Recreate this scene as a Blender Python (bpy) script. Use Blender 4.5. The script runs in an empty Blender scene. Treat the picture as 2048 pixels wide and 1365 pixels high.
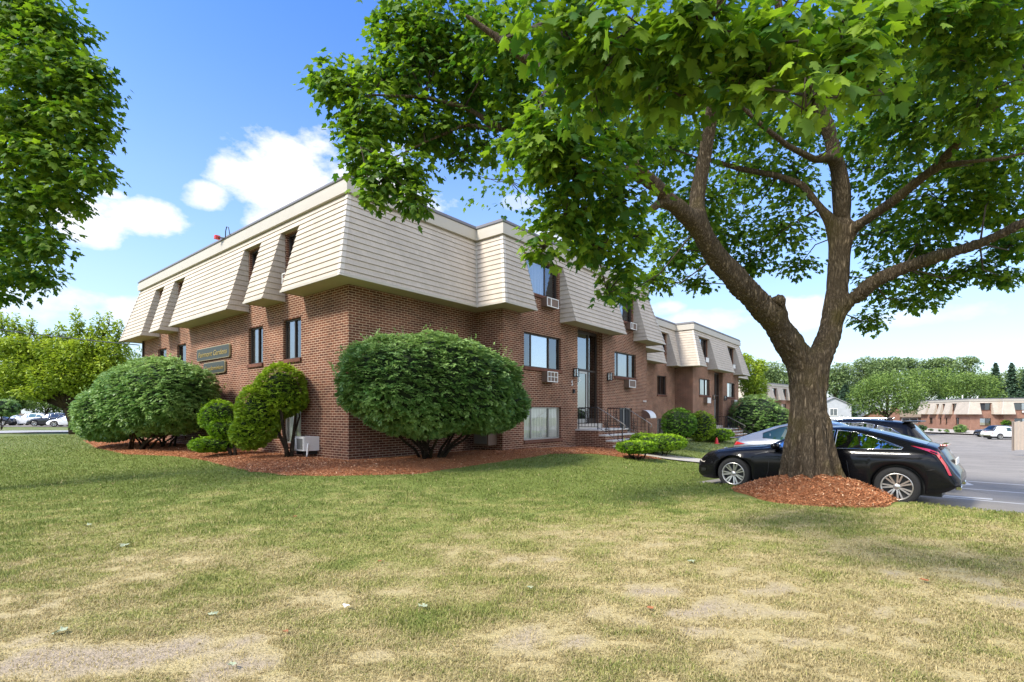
import bpy, bmesh, math, random
import numpy as np
from mathutils import Vector, Matrix
R = math.radians
rng = np.random.default_rng(7)
random.seed(7)
SC = bpy.context.scene
COL = SC.collection

# ------------------------------------------------------------------ camera
EYE = 1.26                      # height of the lens over the ground at the brick corner
F, CX, HY = 1020.0, 1024.0, 828.0   # focal length, centre and horizon in pixels of a 2048 wide frame
cd = bpy.data.cameras.new("camera"); cam = bpy.data.objects.new("camera", cd); COL.objects.link(cam)
cam.location = (0, 0, EYE); cam.rotation_euler = (R(90), 0, 0)
cd.sensor_width = 36; cd.lens = 36 * F / 2048; cd.shift_y = (HY - 682.5) / 2048
cd.clip_start = 0.05; cd.clip_end = 3000
SC.camera = cam

# ------------------------------------------------------------------ light
SUN_DIR = Vector((-0.85, -0.53, 0.0)).normalized()
SUN_EL = R(44)
sd = bpy.data.lights.new("sun", 'SUN'); sun = bpy.data.objects.new("sun", sd); COL.objects.link(sun)
sd.energy = 2.0; sd.angle = R(11); sd.color = (1.0, 0.94, 0.84)
tosun = Vector((SUN_DIR.x * math.cos(SUN_EL), SUN_DIR.y * math.cos(SUN_EL), math.sin(SUN_EL)))
sun.rotation_euler = tosun.to_track_quat('Z', 'Y').to_euler(); sun.location = (-20, -10, 30)

W = bpy.data.worlds.new("World"); SC.world = W; W.use_nodes = True
def build_world():
    nt = W.node_tree; nt.nodes.clear(); N = nt.nodes.new; L = nt.links.new
    out = N('ShaderNodeOutputWorld'); bg = N('ShaderNodeBackground'); L(bg.outputs[0], out.inputs[0])
    sky = N('ShaderNodeTexSky'); sky.sky_type = 'NISHITA'; sky.sun_disc = False
    sky.sun_elevation = SUN_EL; sky.sun_rotation = math.atan2(SUN_DIR.x, SUN_DIR.y)
    sky.air_density = 1.0; sky.dust_density = 0.6; sky.ozone_density = 2.0
    hs = N('ShaderNodeHueSaturation'); hs.inputs['Saturation'].default_value = 1.30; hs.inputs['Hue'].default_value = .512; hs.inputs['Value'].default_value = .80; L(sky.outputs[0], hs.inputs['Color'])
    tc = N('ShaderNodeTexCoord'); sep = N('ShaderNodeSeparateXYZ'); L(tc.outputs['Generated'], sep.inputs[0])
    def m(op, a, b=None, c=None):
        n = N('ShaderNodeMath'); n.operation = op
        for i, v in enumerate((a, b, c)):
            if v is None: continue
            if isinstance(v, (int, float)): n.inputs[i].default_value = v
            else: L(v, n.inputs[i])
        return n.outputs[0]
    az = m('ARCTAN2', sep.outputs[0], sep.outputs[1]); el = m('ARCSINE', sep.outputs[2])
    nz = N('ShaderNodeTexNoise'); nz.inputs['Scale'].default_value = 9; nz.inputs['Detail'].default_value = 8; nz.inputs['Roughness'].default_value = 0.6
    mp = N('ShaderNodeMapping'); mp.inputs['Scale'].default_value = (1, 1, 1.7); L(tc.outputs['Generated'], mp.inputs[0]); L(mp.outputs[0], nz.inputs[0])
    n1 = m('MULTIPLY', m('SUBTRACT', nz.outputs[0], 0.52), 4.0)
    # clouds of the afternoon: azimuth, elevation, half width, half height (degrees), thickness
    CL = [(-22.5, 22.5, 8.5, 5.0, 1.0), (-14, 23, 7, 4.5, 1.0), (-36.0, 17.4, 4.4, 2.0, .95), (-40.5, 16.2, 3.2, 2.2, .9), (-30.8, 20.0, 2.8, 1.5, .8),
          (-28.5, 22.6, 2.6, 1.7, .8), (-25, 19.2, 4, 2, .8), (-38, 18.7, 1.6, .6, .8), (-43, 9, 6, 2.0, .6), (-37, 8.6, 4, 1.6, .7),
          (20.5, 9.6, 6, 1.5, .6), (29.5, 9.7, 4.5, 1.8, .8), (16, 11.2, 3.0, 1.0, .6), (3.5, 19.5, 4.0, 1.8, .7), (1, 22.5, 2.5, .9, .4),
          (38, 8.6, 6, 1.2, .4), (-5, 18, .8, .5, .4)]
    BACK_FILL = [(125, 34, 50, 24, .9), (78, 26, 16, 8, .8), (178, 40, 40, 26, .9), (-110, 52, 40, 20, .8), (-150, 22, 30, 10, .9)]   # unseen bright cloud added behind the camera as neutral fill light
    acc = None
    for a, e, wa, he, th in CL:
        dx = m('DIVIDE', m('SUBTRACT', az, R(a)), R(wa)); dy = m('DIVIDE', m('SUBTRACT', el, R(e)), R(he))
        q = m('ADD', m('MULTIPLY', dx, dx), m('MULTIPLY', dy, dy))
        v = m('MULTIPLY', m('MINIMUM', m('MAXIMUM', m('MULTIPLY', m('ADD', m('SUBTRACT', 1.0, q), n1), 1.5), 0.0), 1.0), th)
        acc = v if acc is None else m('MAXIMUM', acc, v)
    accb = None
    for a, e, wa, he, th in BACK_FILL:
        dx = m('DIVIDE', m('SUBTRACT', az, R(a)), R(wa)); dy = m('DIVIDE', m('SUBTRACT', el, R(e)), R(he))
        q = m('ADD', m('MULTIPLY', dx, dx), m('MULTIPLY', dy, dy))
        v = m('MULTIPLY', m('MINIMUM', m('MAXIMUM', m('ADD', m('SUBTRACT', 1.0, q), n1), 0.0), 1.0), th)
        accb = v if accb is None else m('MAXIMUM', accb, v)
    # thin milky veil that thickens towards the horizon
    veil = m('POWER', m('SUBTRACT', 1.0, m('MINIMUM', m('MAXIMUM', m('MULTIPLY', el, 1.30), 0.0), 1.0)), 2.1)
    nz2 = N('ShaderNodeTexNoise'); nz2.inputs['Scale'].default_value = 2.5; nz2.inputs['Detail'].default_value = 5; L(mp.outputs[0], nz2.inputs[0])
    veil = m('MULTIPLY', veil, m('ADD', 0.62, m('MULTIPLY', nz2.outputs[0], 0.5)))
    veil = m('MINIMUM', veil, 0.88)
    mx0 = N('ShaderNodeMixRGB'); L(veil, mx0.inputs[0]); L(hs.outputs[0], mx0.inputs[1]); mx0.inputs[2].default_value = (1.72, 2.0, 2.28, 1)
    nz3 = N('ShaderNodeTexNoise'); nz3.inputs['Scale'].default_value = 14; nz3.inputs['Detail'].default_value = 6; L(mp.outputs[0], nz3.inputs[0])
    cc = N('ShaderNodeMixRGB'); L(nz3.outputs[0], cc.inputs[0]); cc.inputs[1].default_value = (2.35, 2.42, 2.56, 1); cc.inputs[2].default_value = (3.1, 3.08, 3.02, 1)
    mx = N('ShaderNodeMixRGB'); L(acc, mx.inputs[0]); L(mx0.outputs[0], mx.inputs[1]); L(cc.outputs[0], mx.inputs[2])
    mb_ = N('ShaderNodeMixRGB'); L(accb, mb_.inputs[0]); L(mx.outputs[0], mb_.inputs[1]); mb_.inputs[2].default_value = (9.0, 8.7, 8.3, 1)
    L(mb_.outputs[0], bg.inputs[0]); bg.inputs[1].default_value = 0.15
build_world()
SC.view_settings.view_transform = 'Standard'; SC.view_settings.look = 'None'
SC.view_settings.exposure = 1.58; SC.view_settings.gamma = 1.0
SC.render.engine = 'CYCLES'
SC.cycles.transparent_max_bounces = 12; SC.cycles.max_bounces = 8

# ------------------------------------------------------------------ frame of the apartment house
U2 = Vector(((1850 - CX) / F, 1.0)).normalized()          # along the entrance front
W2 = Vector((-U2.y, U2.x))                                # into the house
C2 = Vector(((697 - CX) / F * 13.25, 13.25))              # the near brick corner
HEADING = math.atan2(U2.y, U2.x)
def st2w(s, t, z=0): return Vector((C2.x + s * U2.x + t * W2.x, C2.y + s * U2.y + t * W2.y, z))
def w2st(x, y):
    dx, dy = x - C2.x, y - C2.y
    return dx * U2.x + dy * U2.y, dx * W2.x + dy * W2.y
def at(px, py, d): return Vector(((px - CX) / F * d, d, EYE - (py - HY) / F * d))

# ------------------------------------------------------------------ value noise
def _h(ix, iy, sd):
    n = (ix.astype(np.int64) * 374761393 + iy.astype(np.int64) * 668265263 + sd * 974634777) & 0x7fffffff
    n = ((n ^ (n >> 13)) * 1274126177) & 0x7fffffff
    return ((n ^ (n >> 16)) & 0xffff) / 65535.0
def vnoise3(x, y, z, sd=0):
    iz = np.floor(z).astype(np.int64); f = z - np.floor(z); f = f * f * (3 - 2 * f)
    return vnoise(x, y, sd + iz * 31) * (1 - f) + vnoise(x, y, sd + (iz + 1) * 31) * f
def vnoise(x, y, sd=0):
    x = np.asarray(x, float); y = np.asarray(y, float)
    ix = np.floor(x); iy = np.floor(y); fx = x - ix; fy = y - iy
    fx = fx * fx * (3 - 2 * fx); fy = fy * fy * (3 - 2 * fy)
    a = _h(ix, iy, sd); b = _h(ix + 1, iy, sd); c = _h(ix, iy + 1, sd); d = _h(ix + 1, iy + 1, sd)
    return (a * (1 - fx) + b * fx) * (1 - fy) + (c * (1 - fx) + d * fx) * fy
def fbm(x, y, sd=0, o=4):
    r = 0; amp = .5; tot = 0
    for i in range(o):
        r = r + amp * vnoise(x, y, sd + i * 17); tot += amp; amp *= .5; x = np.asarray(x) * 2.03; y = np.asarray(y) * 2.03
    return r / tot
def ss(a, b, x):
    t = np.clip((np.asarray(x, float) - a) / (b - a), 0, 1); return t * t * (3 - 2 * t)

# ------------------------------------------------------------------ lie of the land
KC = Vector((3.89, 11.84)); LB = Vector((.715, -.699)); LA = Vector((.699, .715))     # corner of the car park and its two edges
def lot_ab(x, y): return (x - KC.x) * LA.x + (y - KC.y) * LA.y, (x - KC.x) * LB.x + (y - KC.y) * LB.y
def lot_z(x, y):
    a, b = lot_ab(x, y); return -.38 - .031 * np.clip(a, 0, 62)
def gz(x, y):
    x = np.asarray(x, float); y = np.asarray(y, float)
    s, t = w2st(x, y); a, b = lot_ab(x, y)
    zb = -.016 * np.clip(s - 6, 0, 50)
    db = np.maximum(-s, -t - .6)
    lz = lot_z(x, y)
    target = np.where(a > 0, lz + .08, -.27)
    z = zb + ss(.8, 6.5, db) * (target - zb)
    z = z - .42 * ss(28, 70, y) * ss(5, -10, x) + .02 * (fbm(x * .35, y * .35, 3, 2) - .5)
    z = z - .9 * ss(30, 70, s) * ss(0, 8, t)
    b2 = b + 16 * ss(38, 46, a); inside = ss(-.06, .10, a) * ss(-.06, .10, b2)
    return z * (1 - inside) + (lz - .12) * inside
def G(px, py, dz=0.0):           # the point of the ground seen at a pixel
    d = 1.4 * F / max(py - HY, 1)
    for i in range(60):
        x = (px - CX) / F * d; z = float(gz(x, d)); d = .5 * d + .5 * (EYE - z) * F / max(py - HY, 1)
    return Vector(((px - CX) / F * d, d, float(gz((px - CX) / F * d, d)) + dz))

# ------------------------------------------------------------------ materials
def newmat(name):
    m = bpy.data.materials.new(name); m.use_nodes = True; nt = m.node_tree
    return m, nt, nt.nodes['Principled BSDF'], nt.nodes.new, nt.links.new
def setp(b, **k):
    for a, v in k.items():
        a = {'rough': 'Roughness', 'metal': 'Metallic', 'spec': 'Specular IOR Level', 'coat': 'Coat Weight', 'coatr': 'Coat Roughness', 'col': 'Base Color', 'trans': 'Transmission Weight'}.get(a, a)
        b.inputs[a].default_value = (*v, 1) if isinstance(v, tuple) else v
def simple(name, col, rough=.6, metal=0.0, var=.12, scale=6.0, bump=0.0, spec=.5, coat=0.0, bscale=None):
    m, nt, b, N, L = newmat(name); setp(b, rough=rough, metal=metal, spec=spec, coat=coat, coatr=.03)
    tc = N('ShaderNodeTexCoord'); nz = N('ShaderNodeTexNoise'); nz.inputs['Scale'].default_value = scale; nz.inputs['Detail'].default_value = 6; nz.inputs['Roughness'].default_value = .65
    L(tc.outputs['Object'], nz.inputs[0])
    mx = N('ShaderNodeMixRGB'); L(nz.outputs[0], mx.inputs[0])
    mx.inputs[1].default_value = (*[max(0, c * (1 - var)) for c in col], 1); mx.inputs[2].default_value = (*[min(1, c * (1 + var)) for c in col], 1)
    L(mx.outputs[0], b.inputs['Base Color'])
    if bump:
        n2 = N('ShaderNodeTexNoise'); n2.inputs['Scale'].default_value = bscale or scale * 8; n2.inputs['Detail'].default_value = 5; L(tc.outputs['Object'], n2.inputs[0])
        bp = N('ShaderNodeBump'); bp.inputs['Strength'].default_value = bump; bp.inputs['Distance'].default_value = .02; L(n2.outputs[0], bp.inputs['Height']); L(bp.outputs[0], b.inputs['Normal'])
    return m
def brick_mat(name, c1, c2, mortar, bw=.215, rh=.0677, ms=.0055, bump=.5, offset=.5, stain=.35):
    m, nt, b, N, L = newmat(name); setp(b, rough=.9, spec=.15)
    uv = N('ShaderNodeUVMap'); bt = N('ShaderNodeTexBrick'); L(uv.outputs[0], bt.inputs['Vector'])
    bt.offset = offset; bt.inputs['Scale'].default_value = 1; bt.inputs['Brick Width'].default_value = bw; bt.inputs['Row Height'].default_value = rh
    bt.inputs['Mortar Size'].default_value = ms; bt.inputs['Mortar Smooth'].default_value = .15; bt.inputs['Bias'].default_value = 0
    bt.inputs['Color1'].default_value = (*c1, 1); bt.inputs['Color2'].default_value = (*c2, 1); bt.inputs['Mortar'].default_value = (*mortar, 1)
    nz = N('ShaderNodeTexNoise'); nz.inputs['Scale'].default_value = .9; nz.inputs['Detail'].default_value = 7; nz.inputs['Roughness'].default_value = .7; L(uv.outputs[0], nz.inputs[0])
    mr = N('ShaderNodeMapRange'); mr.inputs[1].default_value = .3; mr.inputs[2].default_value = .7; mr.inputs[3].default_value = 1 - stain; mr.inputs[4].default_value = 1 + stain; L(nz.outputs[0], mr.inputs[0])
    nf = N('ShaderNodeTexNoise'); nf.inputs['Scale'].default_value = 60; nf.inputs['Detail'].default_value = 3; L(uv.outputs[0], nf.inputs[0])
    mf = N('ShaderNodeMapRange'); mf.inputs[3].default_value = .75; mf.inputs[4].default_value = 1.25; L(nf.outputs[0], mf.inputs[0])
    mu = N('ShaderNodeMath'); mu.operation = 'MULTIPLY'; L(mr.outputs[0], mu.inputs[0]); L(mf.outputs[0], mu.inputs[1])
    vm = N('ShaderNodeVectorMath'); vm.operation = 'SCALE'; L(bt.outputs['Color'], vm.inputs[0]); L(mu.outputs[0], vm.inputs['Scale'])
    L(vm.outputs[0], b.inputs['Base Color'])
    bp = N('ShaderNodeBump'); bp.inputs['Strength'].default_value = bump; bp.inputs['Distance'].default_value = .006; bp.invert = True
    L(bt.outputs['Fac'], bp.inputs['Height']); L(bp.outputs[0], b.inputs['Normal'])
    return m
def glass_mat(name, tint=(.02, .022, .025), fac=.55, rough=.02):
    m, nt, b, N, L = newmat(name); out = nt.nodes['Material Output']; nt.nodes.remove(b)
    gl = N('ShaderNodeBsdfGlossy'); gl.inputs['Roughness'].default_value = rough; gl.inputs[0].default_value = (.92, .96, 1, 1)
    tr = N('ShaderNodeBsdfTransparent'); tr.inputs[0].default_value = (*tint, 1)
    lw = N('ShaderNodeLayerWeight'); lw.inputs[0].default_value = .35
    mr = N('ShaderNodeMapRange'); mr.inputs[3].default_value = fac; mr.inputs[4].default_value = .95; L(lw.outputs['Fresnel'], mr.inputs[0])
    tc = N('ShaderNodeTexCoord'); nz = N('ShaderNodeTexNoise'); nz.inputs['Scale'].default_value = .8; L(tc.outputs['Object'], nz.inputs[0])
    bp = N('ShaderNodeBump'); bp.inputs['Strength'].default_value = .04; bp.inputs['Distance'].default_value = .05; L(nz.outputs[0], bp.inputs['Height']); L(bp.outputs[0], gl.inputs['Normal'])
    mx = N('ShaderNodeMixShader'); L(mr.outputs[0], mx.inputs[0]); L(tr.outputs[0], mx.inputs[1]); L(gl.outputs[0], mx.inputs[2]); L(mx.outputs[0], out.inputs[0])
    return m
def leaf_mat(name, c1, c2, trans=.45, tcol=None, rough=.5, spec=.35):
    """leaf colour runs between c1 and c2 with the per leaf value stored in the mesh"""
    m, nt, b, N, L = newmat(name); out = nt.nodes['Material Output']; setp(b, rough=rough, spec=spec)
    at_ = N('ShaderNodeAttribute'); at_.attribute_name = 'tone'
    mx = N('ShaderNodeMixRGB'); L(at_.outputs['Fac'], mx.inputs[0]); mx.inputs[1].default_value = (*c1, 1); mx.inputs[2].default_value = (*c2, 1)
    L(mx.outputs[0], b.inputs['Base Color'])
    t = N('ShaderNodeBsdfTranslucent')
    if tcol: 
        m2 = N('ShaderNodeMixRGB'); m2.blend_type = 'MULTIPLY'; m2.inputs[0].default_value = 1; L(mx.outputs[0], m2.inputs[1]); m2.inputs[2].default_value = (*tcol, 1); L(m2.outputs[0], t.inputs[0])
    else: L(mx.outputs[0], t.inputs[0])
    ms = N('ShaderNodeMixShader'); ms.inputs[0].default_value = trans; L(b.outputs[0], ms.inputs[1]); L(t.outputs[0], ms.inputs[2]); L(ms.outputs[0], out.inputs[0])
    return m
def vcol_mat(name, attr='col', rough=.9, noise=0, nscale=40, bump=0, bscale=60, trans=0):
    m, nt, b, N, L = newmat(name); setp(b, rough=rough, spec=.2); out = nt.nodes['Material Output']
    a = N('ShaderNodeAttribute'); a.attribute_name = attr; src = a.outputs['Color']; tc = N('ShaderNodeTexCoord')
    if noise:
        nz = N('ShaderNodeTexNoise'); nz.inputs['Scale'].default_value = nscale; nz.inputs['Detail'].default_value = 6; nz.inputs['Roughness'].default_value = .75; L(tc.outputs['Object'], nz.inputs[0])
        mr = N('ShaderNodeMapRange'); mr.inputs[1].default_value = .25; mr.inputs[2].default_value = .75; mr.inputs[3].default_value = 1 - noise; mr.inputs[4].default_value = 1 + noise; L(nz.outputs[0], mr.inputs[0])
        vm = N('ShaderNodeVectorMath'); vm.operation = 'SCALE'; L(src, vm.inputs[0]); L(mr.outputs[0], vm.inputs['Scale']); src = vm.outputs[0]
    L(src, b.inputs['Base Color'])
    if bump:
        n2 = N('ShaderNodeTexNoise'); n2.inputs['Scale'].default_value = bscale; n2.inputs['Detail'].default_value = 6; L(tc.outputs['Object'], n2.inputs[0])
        bp = N('ShaderNodeBump'); bp.inputs['Strength'].default_value = bump; bp.inputs['Distance'].default_value = .03; L(n2.outputs[0], bp.inputs['Height']); L(bp.outputs[0], b.inputs['Normal'])
    if trans:
        t = N('ShaderNodeBsdfTranslucent'); L(src, t.inputs[0]); ms = N('ShaderNodeMixShader'); ms.inputs[0].default_value = trans
        L(b.outputs[0], ms.inputs[1]); L(t.outputs[0], ms.inputs[2]); L(ms.outputs[0], out.inputs[0])
    return m
def paint_mat(name, col, metal=.0, rough=.28, coat=1.0):
    m = simple(name, col, rough=rough, metal=metal, var=.05, scale=3, coat=coat, spec=.06 if max(col) < .05 else .5); return m

M = {}
M['brick'] = brick_mat('brick', (.175, .066, .038), (.095, .037, .024), (.50, .36, .25), ms=.0072)
M['brick_far'] = brick_mat('brick_far', (.29, .145, .10), (.23, .115, .08), (.38, .27, .20), stain=.2)
M['brick_sill'] = brick_mat('brick_sill', (.14, .052, .034), (.10, .038, .026), (.26, .17, .12), bw=.07, rh=.3, offset=0)
M['shingle'] = brick_mat('shingle', (.49, .43, .355), (.45, .395, .325), (.35, .30, .245), bw=.16, rh=.16857, ms=.0022, bump=.15, stain=.12)
M['soffit'] = simple('soffit', (.42, .36, .235), .8, var=.1, scale=2)
M['fascia'] = simple('fascia', (.44, .405, .34), .6, var=.08, scale=1.5)
M['cap_metal'] = simple('cap_metal', (.115, .11, .108), .6, metal=.0, var=.15, scale=2)
M['roof_gravel'] = simple('roof_gravel', (.25, .24, .22), .95, var=.3, scale=30)
M['bronze'] = simple('bronze', (.055, .042, .034), .45, metal=.4, var=.1)
M['alu'] = simple('alu', (.42, .40, .37), .4, metal=.6, var=.1)
M['glass'] = glass_mat('glass', (.85, .87, .87), .55)
M['glass_dark'] = glass_mat('glass_dark', (.45, .48, .48), .16)
M['glass_mid'] = glass_mat('glass_mid', (.5, .53, .53), .27)
M['glass_clear'] = glass_mat('glass_clear', (.93, .95, .94), .13)
M['screen'] = simple('screen', (.022, .024, .027), .7, var=.2, scale=40)
M['room'] = simple('room', (.035, .033, .03), .9)
M['blind'] = simple('blind', (.74, .75, .72), .7, var=.06)
M['curtain'] = simple('curtain', (.82, .81, .77), .85, var=.1)
M['concrete'] = simple('concrete', (.42, .385, .33), .9, var=.22, scale=3, bump=.2)
M['step_stone'] = simple('step_stone', (.58, .55, .50), .85, var=.15, scale=5, bump=.15)
M['iron'] = simple('iron', (.02, .018, .017), .5, metal=.3)
M['rail_paint'] = simple('rail_paint', (.22, .20, .18), .5)
M['white_metal'] = simple('white_metal', (.66, .65, .62), .5, var=.1)
M['ac_brown'] = simple('ac_brown', (.15, .095, .065), .6)
M['ac_grille'] = simple('ac_grille', (.20, .20, .19), .6, metal=.3, var=.3, scale=60)
M['black'] = simple('black', (.012, .012, .012), .55)
M['red'] = simple('red', (.55, .03, .025), .4)
M['sign_green'] = simple('sign_green', (.035, .04, .028), .5, var=.3, scale=12)
M['gold'] = simple('gold', (.42, .29, .07), .35, metal=.5, var=.15)
M['white_paint'] = simple('white_paint', (.78, .77, .74), .6, var=.06)
M['asphalt'] = simple('asphalt', (.245, .23, .21), .92, var=.16, scale=1.3, bump=.35, bscale=220)
def asphalt_mat():
    m, nt, b, N, L = newmat('asphalt'); setp(b, rough=.9, spec=.2); tc = N('ShaderNodeTexCoord')
    def nz(sc, d=5, r=.6): n = N('ShaderNodeTexNoise'); n.inputs['Scale'].default_value = sc; n.inputs['Detail'].default_value = d; n.inputs['Roughness'].default_value = r; L(tc.outputs['Object'], n.inputs[0]); return n.outputs[0]
    def mr(v, a, b_, c, d): n = N('ShaderNodeMapRange'); L(v, n.inputs[0]); [setattr(n.inputs[i + 1], 'default_value', q) for i, q in enumerate((a, b_, c, d))]; return n.outputs[0]
    def mul(a, b_): n = N('ShaderNodeMath'); n.operation = 'MULTIPLY'; L(a, n.inputs[0]); L(b_, n.inputs[1]); return n.outputs[0]
    grain = mr(nz(90, 3, .8), .3, .7, .72, 1.28); wear = mr(nz(.35), .35, .65, .82, 1.12); oil = mr(nz(1.1, 3), .60, .72, 1.0, .72)
    vo = N('ShaderNodeTexVoronoi'); vo.feature = 'DISTANCE_TO_EDGE'; vo.inputs['Scale'].default_value = .22
    wv = N('ShaderNodeVectorMath'); wv.operation = 'ADD'; L(tc.outputs['Object'], wv.inputs[0]); n2 = N('ShaderNodeTexNoise'); n2.inputs['Scale'].default_value = 1.2; n2.inputs['Detail'].default_value = 6; L(tc.outputs['Object'], n2.inputs[0]); L(n2.outputs['Color'], wv.inputs[1]); L(wv.outputs[0], vo.inputs[0])
    crack = mr(vo.outputs['Distance'], .0, .006, .45, 1.0)
    f = mul(mul(grain, wear), mul(oil, crack)); vm = N('ShaderNodeVectorMath'); vm.operation = 'SCALE'; vm.inputs[0].default_value = (.262, .240, .208); L(f, vm.inputs['Scale']); L(vm.outputs[0], b.inputs['Base Color'])
    bp = N('ShaderNodeBump'); bp.inputs['Strength'].default_value = .4; bp.inputs['Distance'].default_value = .01; L(grain, bp.inputs['Height']); L(bp.outputs[0], b.inputs['Normal']); return m
M['asphalt'] = asphalt_mat()
M['road'] = simple('road', (.34, .33, .32), .92, var=.1, scale=.6)
M['awning'] = simple('awning', (.17, .095, .07), .7)

# ------------------------------------------------------------------ mesh building
def tagit(o, label=None, cat=None, group=None, kind=None):
    if label: o['label'] = label
    if cat: o['category'] = cat
    if group: o['group'] = group
    if kind: o['kind'] = kind
    return o
def thing(name, label, cat, loc=(0, 0, 0), rotz=0.0, group=None):
    o = bpy.data.objects.new(name, None); COL.objects.link(o); o.location = loc; o.rotation_euler = (0, 0, rotz)
    o.empty_display_size = .3
    return tagit(o, label, cat, group)
def link(name, me, mat=None, parent=None):
    o = bpy.data.objects.new(name, me); COL.objects.link(o)
    if mat is not None:
        for mm in (mat if isinstance(mat, (list, tuple)) else [mat]): me.materials.append(mm)
    if parent is not None: o.parent = parent
    return o
class MB:
    def __init__(s): s.v = []; s.f = []; s.mi = []; s.sm = []
    def add(s, vs, fs, mi=0, smooth=False):
        o = len(s.v); s.v += [tuple(p) for p in vs]
        for f in fs: s.f.append([i + o for i in f]); s.mi.append(mi); s.sm.append(smooth)
        return s
    def quad(s, a, b, c, d, mi=0): return s.add([a, b, c, d], [(0, 1, 2, 3)], mi)
    def box(s, x0, x1, y0, y1, z0, z1, mi=0, mat=None, bev=0.0):
        if bev > 0:
            bm = bmesh.new(); bmesh.ops.create_cube(bm, size=1)
            for v in bm.verts: v.co = Vector(((x0 + x1) / 2 + v.co.x * (x1 - x0), (y0 + y1) / 2 + v.co.y * (y1 - y0), (z0 + z1) / 2 + v.co.z * (z1 - z0)))
            bmesh.ops.bevel(bm, geom=bm.edges[:], offset=bev, segments=2, affect='EDGES', profile=.5)
            bm.verts.index_update()
            vs = [v.co.copy() for v in bm.verts]; fs = [[v.index for v in f.verts] for f in bm.faces]; bm.free()
        else:
            vs = [Vector(p) for p in ((x0, y0, z0), (x1, y0, z0), (x1, y1, z0), (x0, y1, z0), (x0, y0, z1), (x1, y0, z1), (x1, y1, z1), (x0, y1, z1))]
            fs = [(0, 3, 2, 1), (4, 5, 6, 7), (0, 1, 5, 4), (1, 2, 6, 5), (2, 3, 7, 6), (3, 0, 4, 7)]
        if mat is not None: vs = [mat @ v for v in vs]
        return s.add(vs, fs, mi)
    def tube(s, pts, rad, seg=8, mi=0, cap=True, smooth=True):
        pts = [Vector(p) for p in pts]; n = len(pts); rad = rad if isinstance(rad, (list, tuple)) else [rad] * n
        prev = None; vs = []; fs = []
        for i, p in enumerate(pts):
            t = (pts[min(i + 1, n - 1)] - pts[max(i - 1, 0)]).normalized()
            if prev is None: a = t.orthogonal().normalized()
            else: a = (prev - t * prev.dot(t)); a = a.normalized() if a.length > 1e-6 else t.orthogonal().normalized()
            prev = a; b = t.cross(a)
            for k in range(seg):
                an = 2 * math.pi * k / seg; vs.append(p + (a * math.cos(an) + b * math.sin(an)) * rad[i])
        for i in range(n - 1):
            for k in range(seg): k2 = (k + 1) % seg; fs.append((i * seg + k, i * seg + k2, (i + 1) * seg + k2, (i + 1) * seg + k))
        if cap: fs += [tuple(range(seg))[::-1], tuple(range((n - 1) * seg, n * seg))]
        return s.add(vs, fs, mi, smooth)
    def lathe(s, prof, seg=24, mi=0, mat=None, smooth=True, close=False):
        """profile of (radius, height) turned about z"""
        vs = []; fs = []; n = len(prof)
        for r, z in prof:
            for k in range(seg): an = 2 * math.pi * k / seg; vs.append(Vector((r * math.cos(an), r * math.sin(an), z)))
        for i in range(n - 1):
            for k in range(seg): k2 = (k + 1) % seg; fs.append((i * seg + k, i * seg + k2, (i + 1) * seg + k2, (i + 1) * seg + k))
        if close: fs += [tuple(range(seg))[::-1], tuple(range((n - 1) * seg, n * seg))]
        if mat is not None: vs = [mat @ v for v in vs]
        return s.add(vs, fs, mi, smooth)
    def prism(s, poly, y0, y1, mi=0, mat=None):
        """polygon in x,z given a thickness along y"""
        n = len(poly); vs = [Vector((x, y0, z)) for x, z in poly] + [Vector((x, y1, z)) for x, z in poly]
        fs = [tuple(range(n)), tuple(range(n, 2 * n))[::-1]] + [(i, i + n, (i + 1) % n + n, (i + 1) % n) for i in range(n)]
        if mat is not None: vs = [mat @ v for v in vs]
        return s.add(vs, fs, mi)
    def build(s, name, mat, parent=None, voff=0.0):
        me = bpy.data.meshes.new(name); me.from_pydata(s.v, [], s.f)
        me.polygons.foreach_set('material_index', s.mi); me.polygons.foreach_set('use_smooth', s.sm)
        uv = me.uv_layers.new(name='UVMap').data
        V = s.v
        for p in me.polygons:
            nx, ny, nz = (abs(c) for c in p.normal)
            for li in p.loop_indices:
                x, y, z = V[me.loops[li].vertex_index]
                if nz > .9: uv[li].uv = (x, y)
                elif nx > ny: uv[li].uv = (y, z - voff)
                else: uv[li].uv = (x, z - voff)
        me.update()
        return link(name, me, mat, parent)
def np_mesh(name, verts, faces_per, loops, mat, parent=None, tone=None, col=None, smooth=False, mid=None):
    """verts (n,3), faces_per: loop count of each face, loops: flat vertex indices; tone/col per vertex"""
    me = bpy.data.meshes.new(name); n = len(verts); nf = len(faces_per)
    me.vertices.add(n); me.vertices.foreach_set('co', np.ascontiguousarray(verts, np.float32).ravel())
    me.loops.add(len(loops)); me.loops.foreach_set('vertex_index', np.ascontiguousarray(loops, np.int32))
    me.polygons.add(nf); st = np.zeros(nf, np.int32); st[1:] = np.cumsum(faces_per)[:-1]
    me.polygons.foreach_set('loop_start', st); 
    if smooth: me.polygons.foreach_set('use_smooth', np.ones(nf, bool))
    if mid is not None: me.polygons.foreach_set('material_index', np.asarray(mid, np.int32))
    me.update(calc_edges=True)
    if tone is not None:
        a = me.attributes.new('tone', 'FLOAT', 'POINT'); a.data.foreach_set('value', np.ascontiguousarray(tone, np.float32))
    if col is not None:
        a = me.attributes.new('col', 'FLOAT_COLOR', 'POINT'); c4 = np.ones((n, 4), np.float32); c4[:, :3] = col; a.data.foreach_set('color', c4.ravel())
    return link(name, me, mat, parent)

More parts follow.
